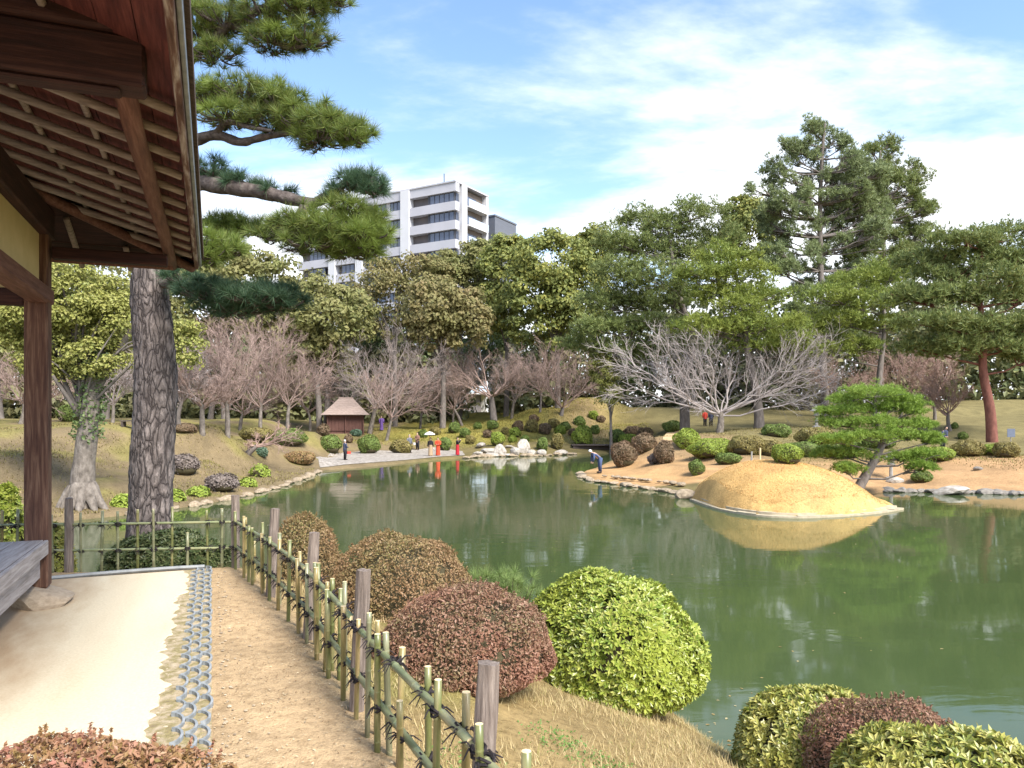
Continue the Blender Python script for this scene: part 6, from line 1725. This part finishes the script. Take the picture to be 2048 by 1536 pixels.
# ------------------------------------------------------------------ visitors
def cloth(name, c):
    return surf(name, [tuple(x * 0.85 for x in c), c], 8, 0.85, None, 0.2)
m_skin = surf('skin', [(0.50, 0.32, 0.23), (0.56, 0.37, 0.27)], 10, 0.6, None, 0)
m_hair = surf('dark_hair', [(0.012, 0.010, 0.010), (0.025, 0.02, 0.02)], 20, 0.6, None, 0)
def loft(rings, S=12):
    """rings: (centre xyz, rx, ry)"""
    a = np.arange(S) / S * 2 * math.pi
    v = np.concatenate([np.stack([c[0] + rx * np.cos(a), c[1] + ry * np.sin(a), np.full(S, c[2])], 1) for c, rx, ry in rings])
    i = np.arange(len(rings) * S).reshape(len(rings), S)
    q = np.stack([i[:-1], np.roll(i, -1, 1)[:-1], np.roll(i, -1, 1)[1:], i[1:]], -1).reshape(-1, 4)
    return v, q
def person(label, b, h, rz, top, legs, hair=None, skirt=None, lean=0.0, arms='down', bag=None, hat=None, group=None):
    """a standing figure, 1.0 = full height; body is one skinned mesh"""
    o = thing('person', label, 'person', b, rz, group)
    sl, cl = math.sin(lean), math.cos(lean)
    def up(x, y, z):                          # bend forward about the hip
        if z <= 0.5:
            return (x * h, y * h, z * h)
        dz = z - 0.5
        return (x * h, (y * cl - dz * sl) * h, (0.5 + dz * cl + y * sl) * h)
    J = {}
    vs, es, rs = [], [], []
    def jv(k, p, r, par=None):
        J[k] = len(vs); vs.append(p); rs.append(r * h)
        if par:
            es.append((J[par], J[k]))
    jv('pelvis', up(0, 0, 0.51), 0.072)
    jv('waist', up(0, 0, 0.60), 0.068, 'pelvis')
    jv('chest', up(0, 0, 0.74), 0.078, 'waist')
    jv('neckb', up(0, 0.0, 0.825), 0.035, 'chest')
    jv('neck', up(0, -0.005, 0.865), 0.030, 'neckb')
    jv('head', up(0, -0.012, 0.925), 0.056, 'neck')
    jv('crown', up(0, -0.006, 0.972), 0.040, 'head')
    for s_ in (-1, 1):
        k = 'L' if s_ < 0 else 'R'
        jv('sh' + k, up(0.105 * s_, 0, 0.80), 0.036, 'chest')
        if arms == 'camera':
            jv('el' + k, up(0.13 * s_, -0.09, 0.70), 0.028, 'sh' + k); jv('wr' + k, up(0.05 * s_, -0.17, 0.86), 0.020, 'el' + k); jv('ha' + k, up(0.03 * s_, -0.18, 0.895), 0.022, 'wr' + k)
        elif arms == 'front':
            jv('el' + k, up(0.13 * s_, -0.03, 0.63), 0.028, 'sh' + k); jv('wr' + k, up(0.05 * s_, -0.14, 0.62), 0.020, 'el' + k); jv('ha' + k, up(0.02 * s_, -0.165, 0.625), 0.020, 'wr' + k)
        elif arms == 'reach':
            jv('el' + k, up(0.12 * s_, -0.14, 0.72), 0.028, 'sh' + k); jv('wr' + k, up(0.09 * s_, -0.27, 0.66), 0.020, 'el' + k); jv('ha' + k, up(0.08 * s_, -0.32, 0.64), 0.021, 'wr' + k)
        else:
            jv('el' + k, up(0.135 * s_, 0.01, 0.63), 0.027, 'sh' + k); jv('wr' + k, up(0.14 * s_, -0.02, 0.49), 0.019, 'el' + k); jv('ha' + k, up(0.14 * s_, -0.03, 0.44), 0.021, 'wr' + k)
        jv('hp' + k, (0.052 * s_ * h, 0, 0.485 * h), 0.062, 'pelvis')
        jv('kn' + k, (0.058 * s_ * h, -0.008 * h, 0.275 * h), 0.042, 'hp' + k)
        jv('an' + k, (0.060 * s_ * h, 0.008 * h, 0.045 * h), 0.026, 'kn' + k)
        jv('to' + k, (0.068 * s_ * h, -0.085 * h, 0.018 * h), 0.020, 'an' + k)
    me = bpy.data.meshes.new('body')
    me.from_pydata(vs, es, [])
    me.materials.append(m_skin)
    bo = link('body', me, None, o)
    sk = bo.modifiers.new('skin', 'SKIN'); sk.use_smooth_shade = True
    for d_, r in zip(me.skin_vertices[0].data, rs):
        d_.radius = (r, r)
    me.skin_vertices[0].data[0].use_root = True
    ss_ = bo.modifiers.new('sub', 'SUBSURF'); ss_.levels = 1; ss_.render_levels = 1
    # clothing follows the body
    mb = MB()
    rg_ = [(up(0, 0, z), rx * h, ry * h) for z, rx, ry in ((0.43 if not skirt else 0.52, 0.105, 0.09), (0.52, 0.108, 0.092), (0.60, 0.098, 0.085), (0.70, 0.112, 0.092), (0.78, 0.118, 0.085), (0.825, 0.085, 0.06), (0.845, 0.04, 0.04))]
    v, q = loft(rg_); mb.add(v, q)
    for k in 'LR':
        pl = np.array([vs[J['sh' + k]], vs[J['el' + k]], np.array(vs[J['wr' + k]]) * 0.9 + np.array(vs[J['el' + k]]) * 0.1])
        v, q, t = tubes(pl, np.array([0.045, 0.038, 0.032]) * h * (1.5 if skirt and top is skirt else 1), 8, True); mb.add(v, q, t)
    mb.build('jacket', top, o, smooth=True)
    if skirt:
        v, q = loft([((0, 0, z * h), rx * h, ry * h) for z, rx, ry in ((0.03, 0.135, 0.12), (0.15, 0.125, 0.11), (0.35, 0.115, 0.10), (0.50, 0.11, 0.095), (0.60, 0.10, 0.088))])
        MB().add(v, q).build('skirt', skirt, o, smooth=True)
    else:
        mb = MB()
        for k in 'LR':
            pl = np.array([vs[J['hp' + k]], vs[J['kn' + k]], vs[J['an' + k]]]); pl[0, 2] += 0.03 * h
            v, q, t = tubes(pl, np.array([0.076, 0.052, 0.038]) * h, 9, True); mb.add(v, q, t)
        mb.build('trousers', legs, o, smooth=True)
    hc = np.array(vs[J['head']]); cr = np.array(vs[J['crown']])
    bm = bmesh.new(); bmesh.ops.create_icosphere(bm, subdivisions=2, radius=1.0)
    for vt in list(bm.verts):
        if vt.co.y < -0.35 and vt.co.z < 0.45:
            bm.verts.remove(vt)
    hm = bpy.data.meshes.new('hair'); bm.to_mesh(hm); bm.free()
    ho = link('hat' if hat else 'hair', hm, hat or hair or m_hair, o)
    ho.location = hc * 0.7 + cr * 0.3 + np.array([0, 0.008 * h, 0]); ho.scale = (0.060 * h, 0.064 * h, 0.068 * h); ho.rotation_euler = (lean, 0, 0)
    # shoes
    for k in 'LR':
        a, t_ = np.array(vs[J['an' + k]]), np.array(vs[J['to' + k]])
        v, q, tt = tubes(np.array([a + [0, 0.02 * h, -0.025 * h], (a + t_) / 2 + [0, 0, -0.01 * h], t_ + [0, -0.01 * h, 0]]), np.array([0.030, 0.031, 0.022]) * h, 8, True)
        MB().add(v, q, tt).build('shoe', m_hair, o, smooth=True)
    if bag is not None:
        v, q = boxv(-0.05 * h, 0.05 * h, -0.11 * h, 0.07 * h, 0.30 * h, 0.42 * h)
        w_ = np.array(o.location)
        bg = MB().add(v, q).build('handbag', bag[0])
        bg.location = (b[0] + bag[1] * h, b[1] - 0.02, b[2]); bg.rotation_euler = (0, 0, rz)
        tag(bg, bag[2], 'bag')
    return o
c_navy = cloth('navy_cloth', (0.045, 0.055, 0.10)); c_grey = cloth('grey_suit', (0.13, 0.135, 0.16)); c_black = cloth('black_cloth', (0.018, 0.018, 0.022)); c_red = cloth('red_kimono_silk', (0.62, 0.07, 0.03)); c_dred = cloth('crimson_cloth', (0.40, 0.02, 0.03))
c_tan = cloth('tan_cloth', (0.36, 0.26, 0.16)); c_white = cloth('white_cloth', (0.70, 0.68, 0.66)); c_blue = cloth('dark_blue_workwear', (0.06, 0.085, 0.17)); c_purp = cloth('purple_cloth', (0.16, 0.09, 0.30)); c_brown = cloth('brown_cloth', (0.20, 0.11, 0.08)); c_pink = cloth('pale_pink_cloth', (0.55, 0.42, 0.40)); c_bag = cloth('red_leather', (0.50, 0.06, 0.04))
m_gh2 = cloth('grey_white_hair', (0.55, 0.53, 0.52))
def at(px, py, lift=0.0):
    b = hit(px, py); return b + np.array([0, 0, 0.03 + lift])
def hgt(b, pxh):
    return float(np.clip(pxh * b[1] / F, 1.5, 1.8))
b = at(690, 921); person('pale-haired person in a navy coat with a red bag on the gravel beach', b, hgt(b, 38), 2.2, c_navy, c_black, hair=m_gh2, arms='front', bag=(c_bag, 0.17, 'red handbag held by the person in the navy coat'))
b = at(819, 907); person('person in a grey suit standing on the gravel beach', b, hgt(b, 37), 0.6, c_grey, c_black, hair=m_gh2)
b = at(835, 901); person('person in brown top and dark trousers carrying a white bag', b, hgt(b, 36), -0.5, c_brown, c_black, arms='front', bag=(c_white, -0.16, 'white bag carried by the person in the brown top'))
bk = at(861, 913); person('person in black kimono jacket and tan hakama at the water edge', bk, hgt(bk, 37), 0.3, c_black, c_tan, skirt=c_tan)
b = at(876, 912); person('person in a bright red kimono at the water edge', b, hgt(b, 33), -0.2, c_red, c_red, skirt=c_red, arms='front')
b = at(915, 911); person('person in black top and crimson skirt raising a camera', b, hgt(b, 34), 1.4, c_black, c_dred, skirt=c_dred, arms='camera')
b = at(763, 862); person('person in purple under the bare trees beside the tea house', b, 1.6, 0.0, c_purp, c_purp, skirt=c_purp)
b = at(1200, 947); person('person in dark blue workwear and white cap bending over the water', b, 1.68, -1.35, c_blue, c_blue, hat=c_white, lean=0.95, arms='reach')
b = at(1410, 853); person('person in a red top standing behind the bare maple trunk', b, 1.6, 0.2, c_bag, c_black)
b = at(1422, 853); person('person in a navy jacket standing behind the bare maple trunk', b, 1.65, 0.0, c_navy, c_black)
b = at(1885, 905); person('person in a dark jacket behind the garden pine', b, 1.65, 0.4, c_navy, c_black, lean=0.35, arms='front')
b = at(1945, 800); person('person in a pale pink top walking on the path beyond the lawn', b, 1.62, 1.2, c_pink, c_black)
# white parasol over the couple
m_par = surf('white_paper', [(0.68, 0.66, 0.62), (0.74, 0.72, 0.68)], 6, 0.8, None, 0)
pr = thing('parasol', 'white paper parasol held up beside the person in the black kimono jacket', 'parasol', bk + np.array([-0.05, -0.2, 0.0]))
v, q = lathe([(0.0, 2.02), (0.2, 1.96), (0.38, 1.85), (0.46, 1.76)], 14); MB().add(v, q).build('canopy', m_par, pr)
v, q, t = tubes(np.array([[0, 0, 0.75], [0, 0, 1.4], [0, 0, 2.06]]), np.full(3, 0.014), 6); MB().add(v, q, t).build('handle', m_thw, pr)
